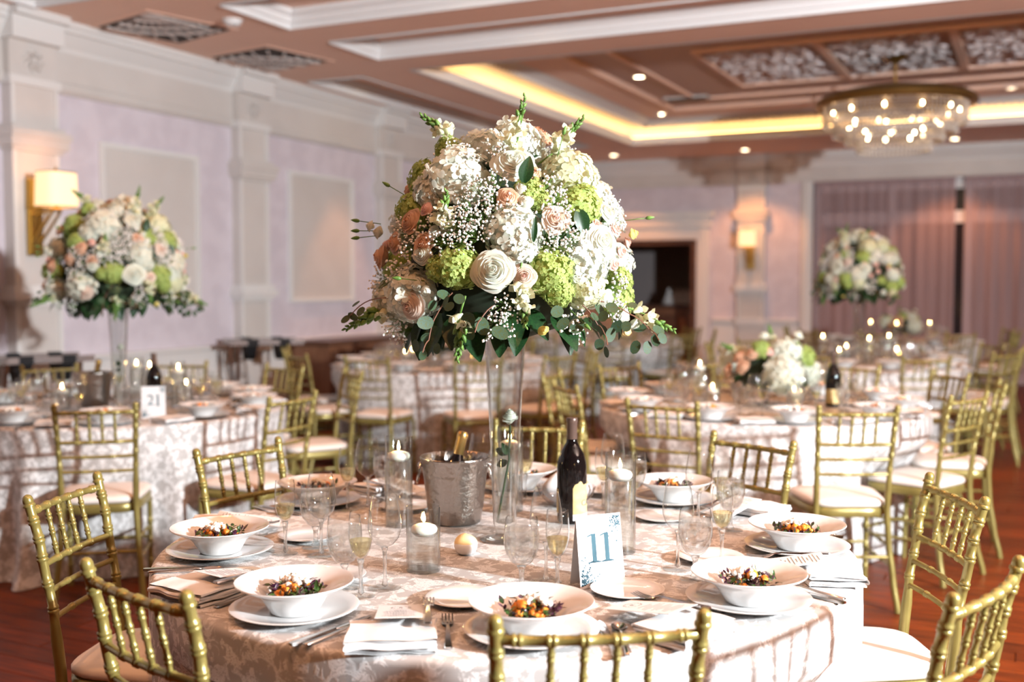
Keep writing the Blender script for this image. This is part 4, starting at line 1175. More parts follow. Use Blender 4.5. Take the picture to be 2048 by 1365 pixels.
# ---------------------------------------------------------------- the table numbered eleven
MX, MY = TABLES['eleven']; Z = TH + 0.001
SET = [(-60.5, 0.765), (-100.2, 0.765), (-146, 0.75), (164.5, 0.80), (112.5, 0.765), (71.7, 0.765), (20.2, 0.765), (-20.5, 0.765)]
LM = LM11
def setting(ang, rp, seed, cutlery=True):
    a = math.radians(ang); rad = Vector((math.cos(a), math.sin(a))); rt = Vector((-rad.y*-1*-1, rad.x)) if False else Vector((-rad[1], rad[0]))
    fc = -rad; rt = Vector((fc.y, -fc.x))
    def W(r_, t_): p = Vector((MX, MY)) + rad*r_ + rt*t_; return p.x, p.y
    face = a + PI/2     # local +Y of cutlery points to the table centre
    x, y = W(rp, 0)
    tag(put('dinner_plate', TM['plate'], None, (x, y, Z)), 'flat white under-plate at table eleven, ' + LM[seed], 'plate', 'under-plates on table eleven')
    tag(put('salad_bowl', TM['bowl'], None, (x, y, Z + 0.0055)), 'wide-rimmed white salad bowl at table eleven, ' + LM[seed], 'bowl', 'salad bowls on table eleven')
    salad(x, y, Z + 0.0055 + 0.013, seed*1.3, seed, 'orange squash salad at table eleven, ' + LM[seed], 'salads on table eleven')
    bx_, by_ = W(0.53, -0.13)
    if seed != 4: tag(put('bread_plate', TM['bread_plate'], None, (bx_, by_, Z)), 'small white bread plate at table eleven, ' + LM[seed], 'plate', 'bread plates on table eleven')
    if not cutlery: return
    nx, ny_ = W(0.80, -0.275)
    tag(put('folded_napkin', TM['napkin'], None, (nx, ny_, Z), (0, 0, face)), 'folded white linen napkin at table eleven, ' + LM[seed], 'napkin', 'napkins on table eleven')
    mx_, my_ = W(0.70, -0.262)
    card = thing('menu_card', 'printed menu card at table eleven, ' + LM[seed], 'card', (mx_, my_, Z + 0.0335), face, 'menu cards on table eleven')
    put('card', TM['menu_card'], card, (0, 0, 0), (math.radians(-9), 0, 0)); p_ = put('small_print', TM['menu_print'], card, (0, 0, 0.0002), (math.radians(-9), 0, 0)); put('monogram', TM['monogram'], card, (0, 0.0445, 0.0012-0.0445*0.158), (math.radians(-9), 0, 0))
    card.rotation_euler = (math.radians(0), 0, face)
    for t_, r_, zz, tilt in ((-0.205, 0.715, 0.034, -4), (-0.166, 0.745, 0.001, 0)):
        fx, fy = W(r_, t_)
        tag(put('dinner_fork', TM['fork'], None, (fx, fy, Z + zz - 0.001), (math.radians(tilt), 0, face)), ('steel fork atop the napkin' if zz > 0.01 else 'steel fork by the plate') + ' at table eleven, ' + LM[seed], 'fork', 'forks on table eleven')
    fx, fy = W(0.80, 0.148)
    tag(put('table_knife', TM['knife'], None, (fx, fy, Z), (0, 0, face)), 'steel table knife at table eleven, ' + LM[seed], 'knife', 'knives on table eleven')
    fx, fy = W(0.815, 0.176)
    tag(put('teaspoon', TM['spoon'], None, (fx, fy, Z), (0, 0, face - 0.05)), 'steel spoon at table eleven, ' + LM[seed], 'spoon', 'spoons on table eleven')
for i, (ang, rp) in enumerate(SET): setting(ang, rp, i)
G11 = ('stemmed goblet of iced water on the table numbered eleven', 'water goblets on table eleven')
F11 = ('slender flute part filled with champagne on the table numbered eleven', 'champagne flutes on table eleven')
W11 = ('empty tulip wine glass on the table numbered eleven', 'wine glasses on table eleven')
def wl11(ang, r_, t_):
    a = math.radians(ang); rad = Vector((math.cos(a), math.sin(a))); fc = -rad; rt = Vector((fc.y, -fc.x)); p = rad*r_ + rt*t_; return p.x, p.y
GL = [wl11(-55, 0.447, -0.038), wl11(-101, 0.566, -0.041), (-0.435, -0.262), (-0.585, 0.325), (-0.25, 0.47), (0.15, 0.60), (0.505, 0.41), wl11(-18, 0.569, 0.05)]
FLT = [wl11(-55, 0.492, 0.036), wl11(-101, 0.593, 0.037), (-0.465, -0.352), (-0.628, 0.172), (-0.20, 0.55), (0.08, 0.52), (0.455, 0.505), wl11(-18, 0.534, 0.22)]
WN = [wl11(-55, 0.39, 0.03), wl11(-101, 0.511, 0.033), (-0.372, -0.325), (-0.597, 0.238), (-0.335, 0.498), (0.051, 0.68), (0.405, 0.436), wl11(-18, 0.485, 0.10)]
for i, p in enumerate(GL): goblet(MX+p[0], MY+p[1], Z, 'goblet of iced water at table eleven, ' + LM[i], G11[1])
for i, p in enumerate(FLT): flute(MX+p[0], MY+p[1], Z, 'part-filled champagne flute at table eleven, ' + LM[i], F11[1])
for i, p in enumerate(WN): wine(MX+p[0], MY+p[1], Z, 'empty wine glass at table eleven, ' + LM[i], W11[1])
candle(MX+0.307, MY+0.044, Z, 'tall', 'tall glass cylinder with floating lit candle next to the number eleven card')
candle(MX-0.375, MY+0.06, Z, 'tall', 'tall glass cylinder with floating lit candle beside the steel wine bucket')
candle(MX-0.064, MY-0.335, Z, 'short', 'short glass cylinder with floating lit candle near the butter dish on table eleven')
candle(MX-0.175, MY+0.385, Z, 'tall', 'tall glass cylinder with floating lit candle behind the trumpet vase of table eleven')

# wine bucket with a foil-necked bottle in it
def bucket(x, y, z, rz, label, blabel, lean=0.28):
    t = thing('wine_bucket', label, 'bucket', (x, y, z), rz)
    put('pail', MB().lathe([(0, 0.0), (0.072, 0.0), (0.076, 0.004), (0.079, 0.03), (0.0805, 0.034), (0.0805, 0.038), (0.082, 0.042), (0.0825, 0.046), (0.092, 0.135), (0.0935, 0.139), (0.0935, 0.143), (0.0945, 0.147), (0.099, 0.182), (0.1025, 0.187), (0.1035, 0.191), (0.1015, 0.194), (0.098, 0.190), (0.094, 0.17), (0.074, 0.008), (0, 0.006)], 48).mesh('pail', M['bucket'], True, 60), t)
    for sx_ in (-1, 1):
        b = MB().sphere((sx_*0.101, 0, 0.168), 0.009, 8, 6)
        k_ = put('handle_boss', b.mesh('handle_boss', M['steel']), t)
        b = MB().tube([(sx_*(0.106 - 0.006*math.cos(q)), 0.024*math.sin(q), 0.142 + 0.028*math.cos(q)) for q in [2*PI*k/20 for k in range(21)]], 0.003, 6)
        put('ring_handle', b.mesh('ring_handle', M['steel']), k_)
    bt = thing('champagne_bottle', blabel, 'bottle', (x-0.02, y+0.02, z+0.012), rz)
    d = Vector((math.sin(lean)*0.8, math.sin(lean)*0.5, math.cos(lean)))
    Mx = alignM((-0.025, -0.015, 0), d)
    put('body', MB().lathe([(0, 0), (0.036, 0), (0.039, 0.005), (0.039, 0.12), (0.032, 0.155), (0.018, 0.18), (0.0145, 0.19)], 24, Mx).mesh('body', M['bottle']), bt)
    put('foil', MB().lathe([(0.0145, 0.185), (0.0155, 0.187), (0.0155, 0.235), (0.0165, 0.237), (0.0165, 0.25), (0.012, 0.256), (0, 0.257)], 18, Mx).mesh('foil', M['gold_foil']), bt)
bucket(MX-0.253, MY+0.175, Z, math.radians(25), 'hammered steel wine bucket with ring handles on the table numbered eleven', 'gold-foiled bottle leaning in the steel bucket on table eleven')

def wine_bottle(x, y, z, rz, label, detail=True):
    t = thing('wine_bottle', label, 'bottle', (x, y, z), rz)
    put('body', MB().lathe([(0, 0.004), (0.03, 0), (0.040, 0.003), (0.0425, 0.01), (0.0435, 0.16), (0.042, 0.178), (0.035, 0.202), (0.024, 0.222), (0.0165, 0.236), (0.0150, 0.25)], 32).mesh('body', M['bottle'], True, None), t)
    put('capsule', MB().lathe([(0.0152, 0.238), (0.0156, 0.24), (0.0152, 0.292), (0.0165, 0.294), (0.0165, 0.304), (0.0150, 0.307), (0, 0.307)], 24).mesh('capsule', M['capsule'], True, 40), t)
    def lb(a0, a1, z0, z1, wob, name, m, R0=0.0442):
        def fn(u, v):
            a = a0 + (a1-a0)*u; zt = z1 + wob*(math.sin(u*7)*0.5 + (u-0.3)*1.4 + 0.12*math.sin(u*23))
            return (R0*math.cos(a), R0*math.sin(a), z0 + (zt-z0)*v)
        return put(name, MB().sheet(fn, 24, 3).mesh(name, m, True, None), t)
    if detail:
        f_ = lb(math.radians(-85), math.radians(10), 0.03, 0.115, 0.022, 'front_label', M['label'])
        g_ = lb(math.radians(-85), math.radians(10), 0.012, 0.03, 0.0, 'label_foot', M['paper'])
        lb(math.radians(-230), math.radians(-150), 0.03, 0.10, 0.0, 'back_label', M['label'])
        for ch_, a in (('C', -40), ('A', -14)):
            me = text_mesh(ch_, 0.026, M['ink'], 0.0004)
            a_ = math.radians(a)
            o = put('lettering', me, f_, (0.0447*math.cos(a_), 0.0447*math.sin(a_), 0.062), (PI/2, 0, a_ + PI/2))
    else: lb(math.radians(-100), math.radians(10), 0.02, 0.10, 0.0, 'front_label', M['label'])
    return t
wine_bottle(MX+0.058, MY+0.317, Z, math.radians(22), 'dark wine bottle with torn-edged gold label on the table numbered eleven')

# bread basket: ribbed glass bowl lined with a napkin
t = thing('bread_bowl', 'ribbed glass bowl on the far side of the dark wine bottle at table eleven', 'bowl', (MX-0.048, MY+0.528, Z))
def rb(u, v):
    a = 2*PI*u; prof = [(0.04, 0.0), (0.06, 0.012), (0.082, 0.035), (0.092, 0.062)]
    i = v*3; k = min(int(i), 2); f_ = i-k; r_ = prof[k][0]+(prof[k+1][0]-prof[k][0])*f_; z_ = prof[k][1]+(prof[k+1][1]-prof[k][1])*f_
    r_ *= 1+0.02*math.cos(24*a); return (r_*math.cos(a), r_*math.sin(a), z_)
M['smoky'] = glass_mat('smoky_glass', tint=(0.80, 0.76, 0.76), edge=0.7, body=0.05)
put('bowl', MB().sheet(rb, 96, 9, closeu=True).mesh('bowl', M['smoky'], True, None), t)
put('foot', MB().lathe([(0, 0), (0.042, 0), (0.042, 0.004), (0, 0.004)], 24).mesh('foot', M['smoky']), t)
def nb(u, v):
    a = 2*PI*u; r_ = 0.078*math.sin(PI*min(1, v*0.95+0.05)**0.8)*(1+0.06*math.sin(5*a)); z_ = 0.008 + 0.115*v + 0.006*math.sin(3*a+2)*v
    return (r_*math.cos(a), r_*math.sin(a), z_ if v < 0.98 else z_-0.004)
tag(put('bread_napkin', MB().sheet(nb, 40, 12, closeu=True).mesh('bread_napkin', M['napkin'], True, None), None, (MX-0.048, MY+0.528, Z)), 'white napkin bundled inside the ribbed glass bowl on table eleven', 'napkin')
# butter pot
t = thing('butter_pot', 'round white butter pot near the short candle on table eleven', 'pot', (MX-0.045, MY-0.15, Z))
put('pot', MB().lathe([(0, 0), (0.017, 0), (0.026, 0.008), (0.0305, 0.020), (0.030, 0.030), (0.0285, 0.0305), (0.027, 0.029), (0.0, 0.020)], 28).mesh('pot', M['china'], True, None), t)
def bt_(u, v):
    a = 2*PI*u; r_ = 0.029*math.cos(v*PI/2); z_ = 0.027 + 0.027*math.sin(v*PI/2); w_ = 1+0.05*math.sin(2*a+v*4); return (r_*w_*math.cos(a), r_*w_*math.sin(a), z_ - 0.003*max(0, math.sin(a*1+0.5))*v)
put('butter_scoop', MB().sheet(bt_, 24, 8, closeu=True).mesh('butter_scoop', M['butter'], True, None), t)

# ---------------------------------------------------------------- table number cards
def numeral_one(b, x, z0, h):
    w = h*0.20
    poly = [(x-w*0.42, z0), (x+w*0.42, z0), (x+w*0.42, z0+h), (x-w*0.42, z0+h)]
    def bx(x0, x1, za, zb): b.box(x0, x1, -0.0004, 0.0, za, zb)
    bx(x-w*0.42, x+w*0.42, z0, z0+h); bx(x-w*1.25, x+w*1.25, z0, z0+h*0.035)
    b.add([(x-w*0.42, -0.0004, z0), (x-w*1.2, -0.0004, z0+h*0.03), (x-w*0.42, -0.0004, z0+h*0.075)], [(0, 1, 2)]); b.add([(x+w*0.42, -0.0004, z0), (x+w*1.2, -0.0004, z0+h*0.03), (x+w*0.42, -0.0004, z0+h*0.075)], [(0, 1, 2)])
    b.add([(x-w*0.42, -0.0004, z0+h), (x-w*1.3, -0.0004, z0+h*0.93), (x-w*1.25, -0.0004, z0+h*0.90), (x-w*0.42, -0.0004, z0+h*0.95)], [(0, 1, 2, 3)])
def number_card(x, y, z, rz, num, label, w=0.118, h=0.165):
    t = thing('table_number', label, 'sign', (x, y, z), rz)
    tilt = 0.16
    Rf = Matrix.Rotation(-tilt, 4, 'X'); Rb = Matrix.Rotation(tilt, 4, 'X')
    D = h*math.sin(tilt)
    Tf = Matrix.Translation((0, -D, 0)) @ Rf; Tb = Matrix.Translation((0, D, 0)) @ Rb
    fp = put('front_panel', MB().box(-w/2, w/2, 0, 0.0012, 0, h, Tf).mesh('front_panel', M['paper'], False), t)
    put('back_panel', MB().box(-w/2, w/2, -0.0012, 0, 0, h, Tb).mesh('back_panel', M['paper'], False), t)
    b = MB()
    if num == '11':
        numeral_one(b, -0.0165, 0.056, 0.066); numeral_one(b, 0.0175, 0.056, 0.066)
        put('numeral', MB().add(b.v, b.f, Tf).mesh('numeral', M['teal'], False), fp)
    else:
        numeral_one(b, 0.022, 0.062, 0.058)
        put('numeral', MB().add(b.v, b.f, Tf).mesh('numeral', M['teal'], False), fp)
        me = text_mesh('2', 0.078, M['teal'], 0.0003)
        put('numeral', me, fp, (-0.014, -D - 0.0005 + 0.091*math.sin(tilt), 0.091*math.cos(tilt)), (PI/2 - tilt, 0, 0))
    sp_ = MB(); r = random.Random(6)
    for k in range(260):
        if k % 3: px, pz = -w/2 + 0.004 + abs(r.gauss(0, 0.016)), 0.006 + abs(r.gauss(0, 0.022))
        else: px, pz = w/2 - 0.004 - abs(r.gauss(0, 0.014)), h - 0.006 - abs(r.gauss(0, 0.02))
        if abs(px) > w/2-0.002 or not 0.002 < pz < h-0.002: continue
        s = r.uniform(0.0006, 0.0018); sp_.box(px-s, px+s, -0.0004, 0, pz-s, pz+s, Tf)
    tag(put('speckle', sp_.mesh('speckle', M['teal'], False), fp), kind='stuff')
    return t
number_card(MX+0.362, MY-0.262, Z, math.atan2(0.098, 0.080), '11', 'white tent card printed with a teal number eleven')

# ---------------------------------------------------------------- flowers
M['petal_white'] = petal('petal_white', (0.83, 0.865, 0.78), (0.79, 0.82, 0.70), 30)
M['petal_cream'] = petal('petal_cream', (0.82, 0.84, 0.64), (0.76, 0.78, 0.52), 40)
M['petal_lime'] = petal('petal_lime', (0.36, 0.50, 0.10), (0.56, 0.66, 0.26), 35)
M['petal_blush'] = petal('petal_blush', (0.88, 0.76, 0.66), (0.86, 0.68, 0.56), 30)
M['petal_peach'] = petal('petal_peach', (0.82, 0.58, 0.42), (0.78, 0.50, 0.34), 30)
M['petal_pink'] = petal('petal_pink', (0.86, 0.50, 0.42), (0.90, 0.66, 0.58), 50)
M['petal_yellow'] = petal('petal_yellow', (0.85, 0.74, 0.25), (0.75, 0.66, 0.2))
M['stem'] = mat('stem_green', (0.075, 0.17, 0.025), 0.5, color2=(0.14, 0.27, 0.05), scale=40)
M['leaf'] = mat('leaf_green', (0.007, 0.030, 0.009), 0.42, color2=(0.012, 0.050, 0.012), scale=25, spec=0.35)
M['euc'] = mat('eucalyptus', (0.036, 0.085, 0.062), 0.55, color2=(0.05, 0.07, 0.018), scale=14, spec=0.25)
M['euc_stem'] = mat('eucalyptus_stem', (0.16, 0.07, 0.04), 0.6)
M['breath'] = mat('babys_breath', (0.90, 0.89, 0.86), 0.7)
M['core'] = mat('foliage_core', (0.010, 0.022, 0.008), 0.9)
FM = {}
def rose_mesh(name, m, n=26, open_=1.0, seed=1, cup=1.0):
    """unit-radius rose opening along +Z: whorled petals, tallest at the heart, outer ones curling back"""
    r = random.Random(seed); b = MB()
    for i in range(n):
        t = i/(n-1); th0 = i*2.39996 + r.uniform(-0.2, 0.2)
        w = 1.25 - 0.45*t
        R1 = 0.05 + (0.93*open_)*t**0.92 + r.uniform(-0.02, 0.02)
        h = (0.40 - 0.42*t**1.5)*cup + r.uniform(-0.02, 0.02); base = h - 0.62
        cur = max(0.0, (t-0.35)/0.65); rip = r.uniform(0, 6); tilt = r.uniform(-0.05, 0.05)
        def fn(u, v, th0=th0, w=w, R1=R1, h=h, cur=cur, t=t, rip=rip, base=base, tilt=tilt):
            q = u*2-1; vv = v*(1-0.16*q*q)
            th = th0 + q*w*(0.55+0.45*math.sin(PI*min(1, 0.15+0.6*vv)))
            rr = R1*(0.30 + 0.70*math.sin(min(1, vv*1.05)*PI/2)**0.9) - 0.05*(1-t)*max(0, vv-0.6)
            z = base + (h-base)*vv + tilt*q
            if vv > 0.66:
                e = (vv-0.66)/0.34; rr += cur*0.20*e*e; z -= cur*0.26*e**1.7
            rr += 0.022*math.sin(q*6+rip)*v*(0.3+0.7*t); z += 0.02*math.sin(q*4+rip*2)*v
            return (rr*math.cos(th), rr*math.sin(th), z)
        b.sheet(fn, 8, 7)
    pr = [(0.0, 0.40*cup - 0.10)]
    for k in range(1, 9):
        t = k/8; pr.append((0.05 + 0.90*open_*t**0.92*0.97, (0.40-0.42*t**1.5)*cup - 0.13))
    b.lathe(pr[::-1], 14)  # filler dome added below the petal tips to keep the gaps from falling dark
    b.lathe([(0, -0.66), (0.16, -0.6), (0.26, -0.45), (0.2, -0.2)], 8)
    FM[name] = b.mesh(name, m, True, None)
rose_mesh('rose_white', M['petal_white'], 36, 1.0, 1)
rose_mesh('rose_blush', M['petal_blush'], 32, 0.95, 2)
rose_mesh('rose_peach', M['petal_peach'], 30, 0.95, 3)
rose_mesh('rose_pink', M['petal_pink'], 18, 0.85, 4, 1.2)
rose_mesh('lis_white', M['petal_white'], 9, 0.9, 5, 1.5)
rose_mesh('lis_yellow', M['petal_yellow'], 8, 0.75, 6, 1.8)
# the blush and peach roses have a deeper heart: a small inner whorl
rose_mesh('heart_pink', M['petal_pink'], 9, 0.30, 7, 1.0)
rose_mesh('heart_peach', petal('petal_deep_peach', (0.72, 0.36, 0.20), (0.66, 0.30, 0.16)), 9, 0.30, 8, 1.0)
def hydrangea_mesh(name, m, n=105, seed=1, ps=0.20):
    r = random.Random(seed); b = MB()
    for i in range(n):
        z = 1 - 1.72*(i+0.5)/n; th = i*2.39996; rr = math.sqrt(max(0, 1-z*z))
        d = Vector((rr*math.cos(th), rr*math.sin(th), z)) + Vector((r.uniform(-1, 1), r.uniform(-1, 1), r.uniform(-1, 1)))*0.13
        d.normalize(); s = ps*r.uniform(0.85, 1.25); roll = r.uniform(0, 6.28)
        Mx = alignM(d*r.uniform(0.84, 1.0), (d + Vector((r.uniform(-1, 1), r.uniform(-1, 1), r.uniform(-1, 1)))*0.35).normalized(), roll)
        for k in range(4):
            Mk = Mx @ Matrix.Rotation(k*PI/2, 4, 'Z') @ Matrix.Rotation(r.uniform(0.0, 0.55), 4, 'Y')
            c = r.uniform(0.05, 0.25)
            b.add([(0.0, 0, 0), (0.34*s, -0.36*s, c*0.2*s), (0.42*s, 0, 0.03*s), (0.34*s, 0.36*s, c*0.2*s), (0.74*s, -0.50*s, c*0.6*s), (0.80*s, 0, 0.18*c*s), (0.74*s, 0.50*s, c*0.6*s), (1.04*s, -0.30*s, c*s), (1.14*s, 0, 0.75*c*s), (1.04*s, 0.30*s, c*s)],
                  [(0, 1, 2), (0, 2, 3), (1, 4, 5, 2), (2, 5, 6, 3), (4, 7, 8, 5), (5, 8, 9, 6)], Mk)
        b.sphere(tuple(Mx @ Vector((0, 0, 0.02))), 0.02, 4, 3)
    b.sphere((0, 0, 0), 0.8, 14, 9)
    FM[name] = b.mesh(name, m, True, None)
hydrangea_mesh('hyd_white', M['petal_white'], 110, 1)
hydrangea_mesh('hyd_cream', M['petal_cream'], 110, 2)
hydrangea_mesh('hyd_lime', M['petal_lime'], 120, 3, 0.155)
# leaves
def leaf_obj(name, m, L, W, curl, fold, tipp, nv=9, nu=6):
    b = MB(); leaf_sheet(b, None, L, W, curl, fold, nv, nu, tipp); FM[name] = b.mesh(name, m, True, None)
leaf_obj('leaf_big', M['leaf'], 1.0, 0.34, -0.25, 0.25, 1.4)
leaf_obj('leaf_thin', M['leaf'], 1.0, 0.14, -0.3, 0.3, 1.0)
def round_leaf():
    b = MB()
    def fn(u, v):
        w = 0.37*math.sqrt(max(0, 1-(2*v-1)**2))*(1.05-0.12*v); x = (u*2-1)*w; return (x, v, 0.10*x*x + 0.10*v*v)
    b.sheet(fn, 6, 10); FM['leaf_euc'] = b.mesh('leaf_euc', M['euc'], True, None)
round_leaf()
def breath_mesh(name, seed, n=46):
    r = random.Random(seed); st = MB(); fl = MB()
    for k in range(n):
        d = Vector((r.gauss(0, 0.6), r.gauss(0, 0.6), abs(r.gauss(0.5, 0.35)))); d = d.normalized()*r.uniform(0.5, 1.0)
        s = r.uniform(0.045, 0.078)
        fl.sphere(d, s, 6, 4)
        for q in range(3):
            a = r.uniform(0, 6); fl.sphere(d + Vector((math.cos(a), math.sin(a), r.uniform(-1, 1)))*s*0.55, s*0.62, 5, 3)
        st.tube([(0, 0, -0.4), d*0.5, d], 0.008, 3, None, False)
    FM[name] = fl.mesh(name, M['breath'], True, None); FM[name + '_stems'] = st.mesh(name + '_stems', M['stem'])
breath_mesh('breath_a', 1); breath_mesh('breath_b', 2)
def snap(parent, base, tip, seed, green=0.45):
    """snapdragon spike: stem with buds, cream florets on its lower part"""
    r = random.Random(seed)
    B, T_ = Vector(base), Vector(tip); L = (T_-B).length; d = (T_-B).normalized()
    side = d.orthogonal().normalized(); side2 = d.cross(side)
    B0 = B - d*0.06
    pts = [B0 + (T_-B0)*q/8 + side*0.010*math.sin(q/8*PI) for q in range(9)]
    st = MB(); st.tube(pts, [0.0030-0.0002*q for q in range(9)], 6)
    fl = MB()
    nb = 26
    for k in range(nb):
        q = k/(nb-1); p = B0 + (T_-B0)*(0.28+0.72*q); a = k*2.4
        o = (side*math.cos(a) + side2*math.sin(a)); dd = (o + d*0.8).normalized()
        if q > 1-green:
            s = 0.0105*(1.25-q)+0.0015; st.lathe([(0, -1.0), (0.55, -0.7), (0.8, 0.0), (0.55, 0.9), (0.2, 1.5), (0, 1.6)], 6, alignM(tuple(p + o*s*0.8), (o*0.6 + d).normalized(), a, s))
        elif k % 2 == 0:
            s = 0.019*(1.15-q*0.6); Mx = alignM(tuple(p), dd, a, s)
            fl.lathe([(0.15, 0.0), (0.42, 0.5), (0.5, 1.1), (0.35, 1.3), (0.1, 1.25)], 7, Mx)
            for w_ in range(4):
                Mw = Mx @ Matrix.Rotation(w_*PI/2, 4, 'Z'); leaf_sheet(fl, Mw @ Matrix.Translation((0, 0.25, 1.15)) @ Matrix.Rotation(0.5, 4, 'X'), 0.85, 0.55, 0.2, -0.2, 3, 2)
    o = put('snapdragon', st.mesh('snapdragon', M['stem'], True, 60), parent)
    put('florets', fl.mesh('florets', M['petal_cream'], True, None), o)
def oriented(me, name, parent, p, n, s, roll=0.0):
    return put(name, me, parent, p, align(n, roll), s)

FL={
'hw' : [(-0.041,-0.23,0.391,-0.137,-0.761,0.635,0.095),(-0.102,-0.245,0.346,-0.328,-0.787,0.523,0.061),(0.06,-0.048,0.499,0.223,-0.178,0.959,0.085),(0.02,-0.143,0.469,0.073,-0.509,0.858,0.055),(0.226,-0.021,0.399,0.753,-0.072,0.655,0.082),(0.273,0.029,0.33,0.869,0.092,0.487,0.056),(0.159,-0.271,0.235,0.485,-0.828,0.282,0.076),(0.174,-0.274,0.193,0.525,-0.828,0.197,0.054),(0.301,-0.139,0.152,0.901,-0.417,0.119,0.074),(0.306,-0.136,0.091,0.914,-0.405,0.001,0.059),(-0.147,-0.3,0.072,-0.437,-0.894,-0.098,0.079)] ,
'hg' : [(0.272,-0.086,0.31,0.857,-0.269,0.44,0.067),(0.245,-0.226,0.133,0.732,-0.677,0.082,0.067),(0.259,-0.212,0.079,0.771,-0.634,-0.06,0.042),(0.021,-0.331,0.145,0.062,-0.993,0.105,0.061),(-0.028,-0.332,0.139,-0.083,-0.992,0.094,0.037),(0.173,-0.21,0.335,0.552,-0.669,0.497,0.046),(0.201,-0.203,0.31,0.632,-0.638,0.441,0.031),(0.33,0.053,0.11,0.987,0.159,0.037,0.039),(-0.164,-0.24,0.298,-0.512,-0.752,0.414,0.055),(-0.127,-0.106,0.472,-0.432,-0.361,0.827,0.04)] ,
'rw' : [(0.122,-0.31,0.133,0.365,-0.928,0.082,0.051),(0.12,-0.196,0.396,0.4,-0.65,0.646,0.055),(0.309,-0.093,0.203,0.935,-0.281,0.217,0.05),(-0.069,-0.321,0.173,-0.207,-0.965,0.159,0.028),(0.298,-0.017,0.282,0.924,-0.053,0.379,0.032)] ,
'rb' : [(0.186,-0.278,0.119,0.556,-0.83,0.054,0.031),(0.233,-0.201,0.255,0.717,-0.618,0.322,0.038),(-0.106,-0.313,0.047,-0.312,-0.922,-0.227,0.041)] ,
'rp' : [(-0.129,-0.279,0.256,-0.396,-0.859,0.324,0.034),(-0.07,-0.316,0.198,-0.212,-0.955,0.207,0.03),(-0.278,-0.178,0.173,-0.832,-0.532,0.159,0.038),(-0.181,-0.267,0.205,-0.548,-0.807,0.221,0.03),(0.162,-0.186,0.374,0.531,-0.608,0.591,0.025),(0.131,-0.254,0.309,0.411,-0.799,0.438,0.028)] ,
'ps' : [(-0.077,-0.286,0.285,-0.239,-0.891,0.386,0.023),(-0.023,-0.29,0.299,-0.071,-0.906,0.417,0.016),(0.314,0.003,0.238,0.958,0.008,0.287,0.023),(0.326,0.013,0.183,0.983,0.039,0.178,0.021),(0.329,-0.044,0.15,0.985,-0.133,0.114,0.019),(0.309,0.107,0.209,0.921,0.318,0.226,0.019),(0.299,-0.085,0.247,0.916,-0.259,0.305,0.018)] ,
'li' : [(0.171,-0.235,0.299,0.536,-0.734,0.417,0.023),(0.156,-0.225,0.332,0.497,-0.716,0.49,0.021),(-0.086,-0.324,0.097,-0.257,-0.966,0.013,0.02),(-0.054,-0.33,0.082,-0.161,-0.986,-0.042,0.017),(-0.282,-0.185,0.235,-0.807,-0.529,0.264,0.023),(-0.297,-0.199,0.252,-0.799,-0.534,0.278,0.02),(0.322,-0.084,0.063,0.958,-0.249,-0.144,0.028),(0.269,-0.157,-0.002,0.763,-0.447,-0.467,0.022),(0.313,0.065,0.015,0.902,0.188,-0.389,0.029),(0.33,0.108,-0.007,0.849,0.277,-0.45,0.024),(-0.04,-0.314,0.229,-0.123,-0.955,0.269,0.019)] ,
'ly' : [(0.324,0.109,0.232,0.917,0.308,0.255,0.021),(0.21,-0.222,-0.013,0.588,-0.622,-0.516,0.018)] ,
}
SP=[
((0.1, -0.181, 0.42), (0.136, -0.164, 0.568)) ,
((-0.107, -0.096, 0.486), (-0.184, -0.133, 0.547)) ,
((0.165, -0.05, 0.45), (0.234, -0.016, 0.528)) ,
((-0.276, -0.178, 0.032), (-0.371, -0.223, -0.024)) ,
((0.338, 0.112, 0.019), (0.429, 0.155, -0.026)) ,
((0.184, -0.28, 0.091), (0.189, -0.278, -0.005)) ,
((0.039, -0.316, 0.012), (0.027, -0.322, -0.088)) ,
((-0.018, -0.311, 0.243), (-0.009, -0.307, 0.328)) ,
]
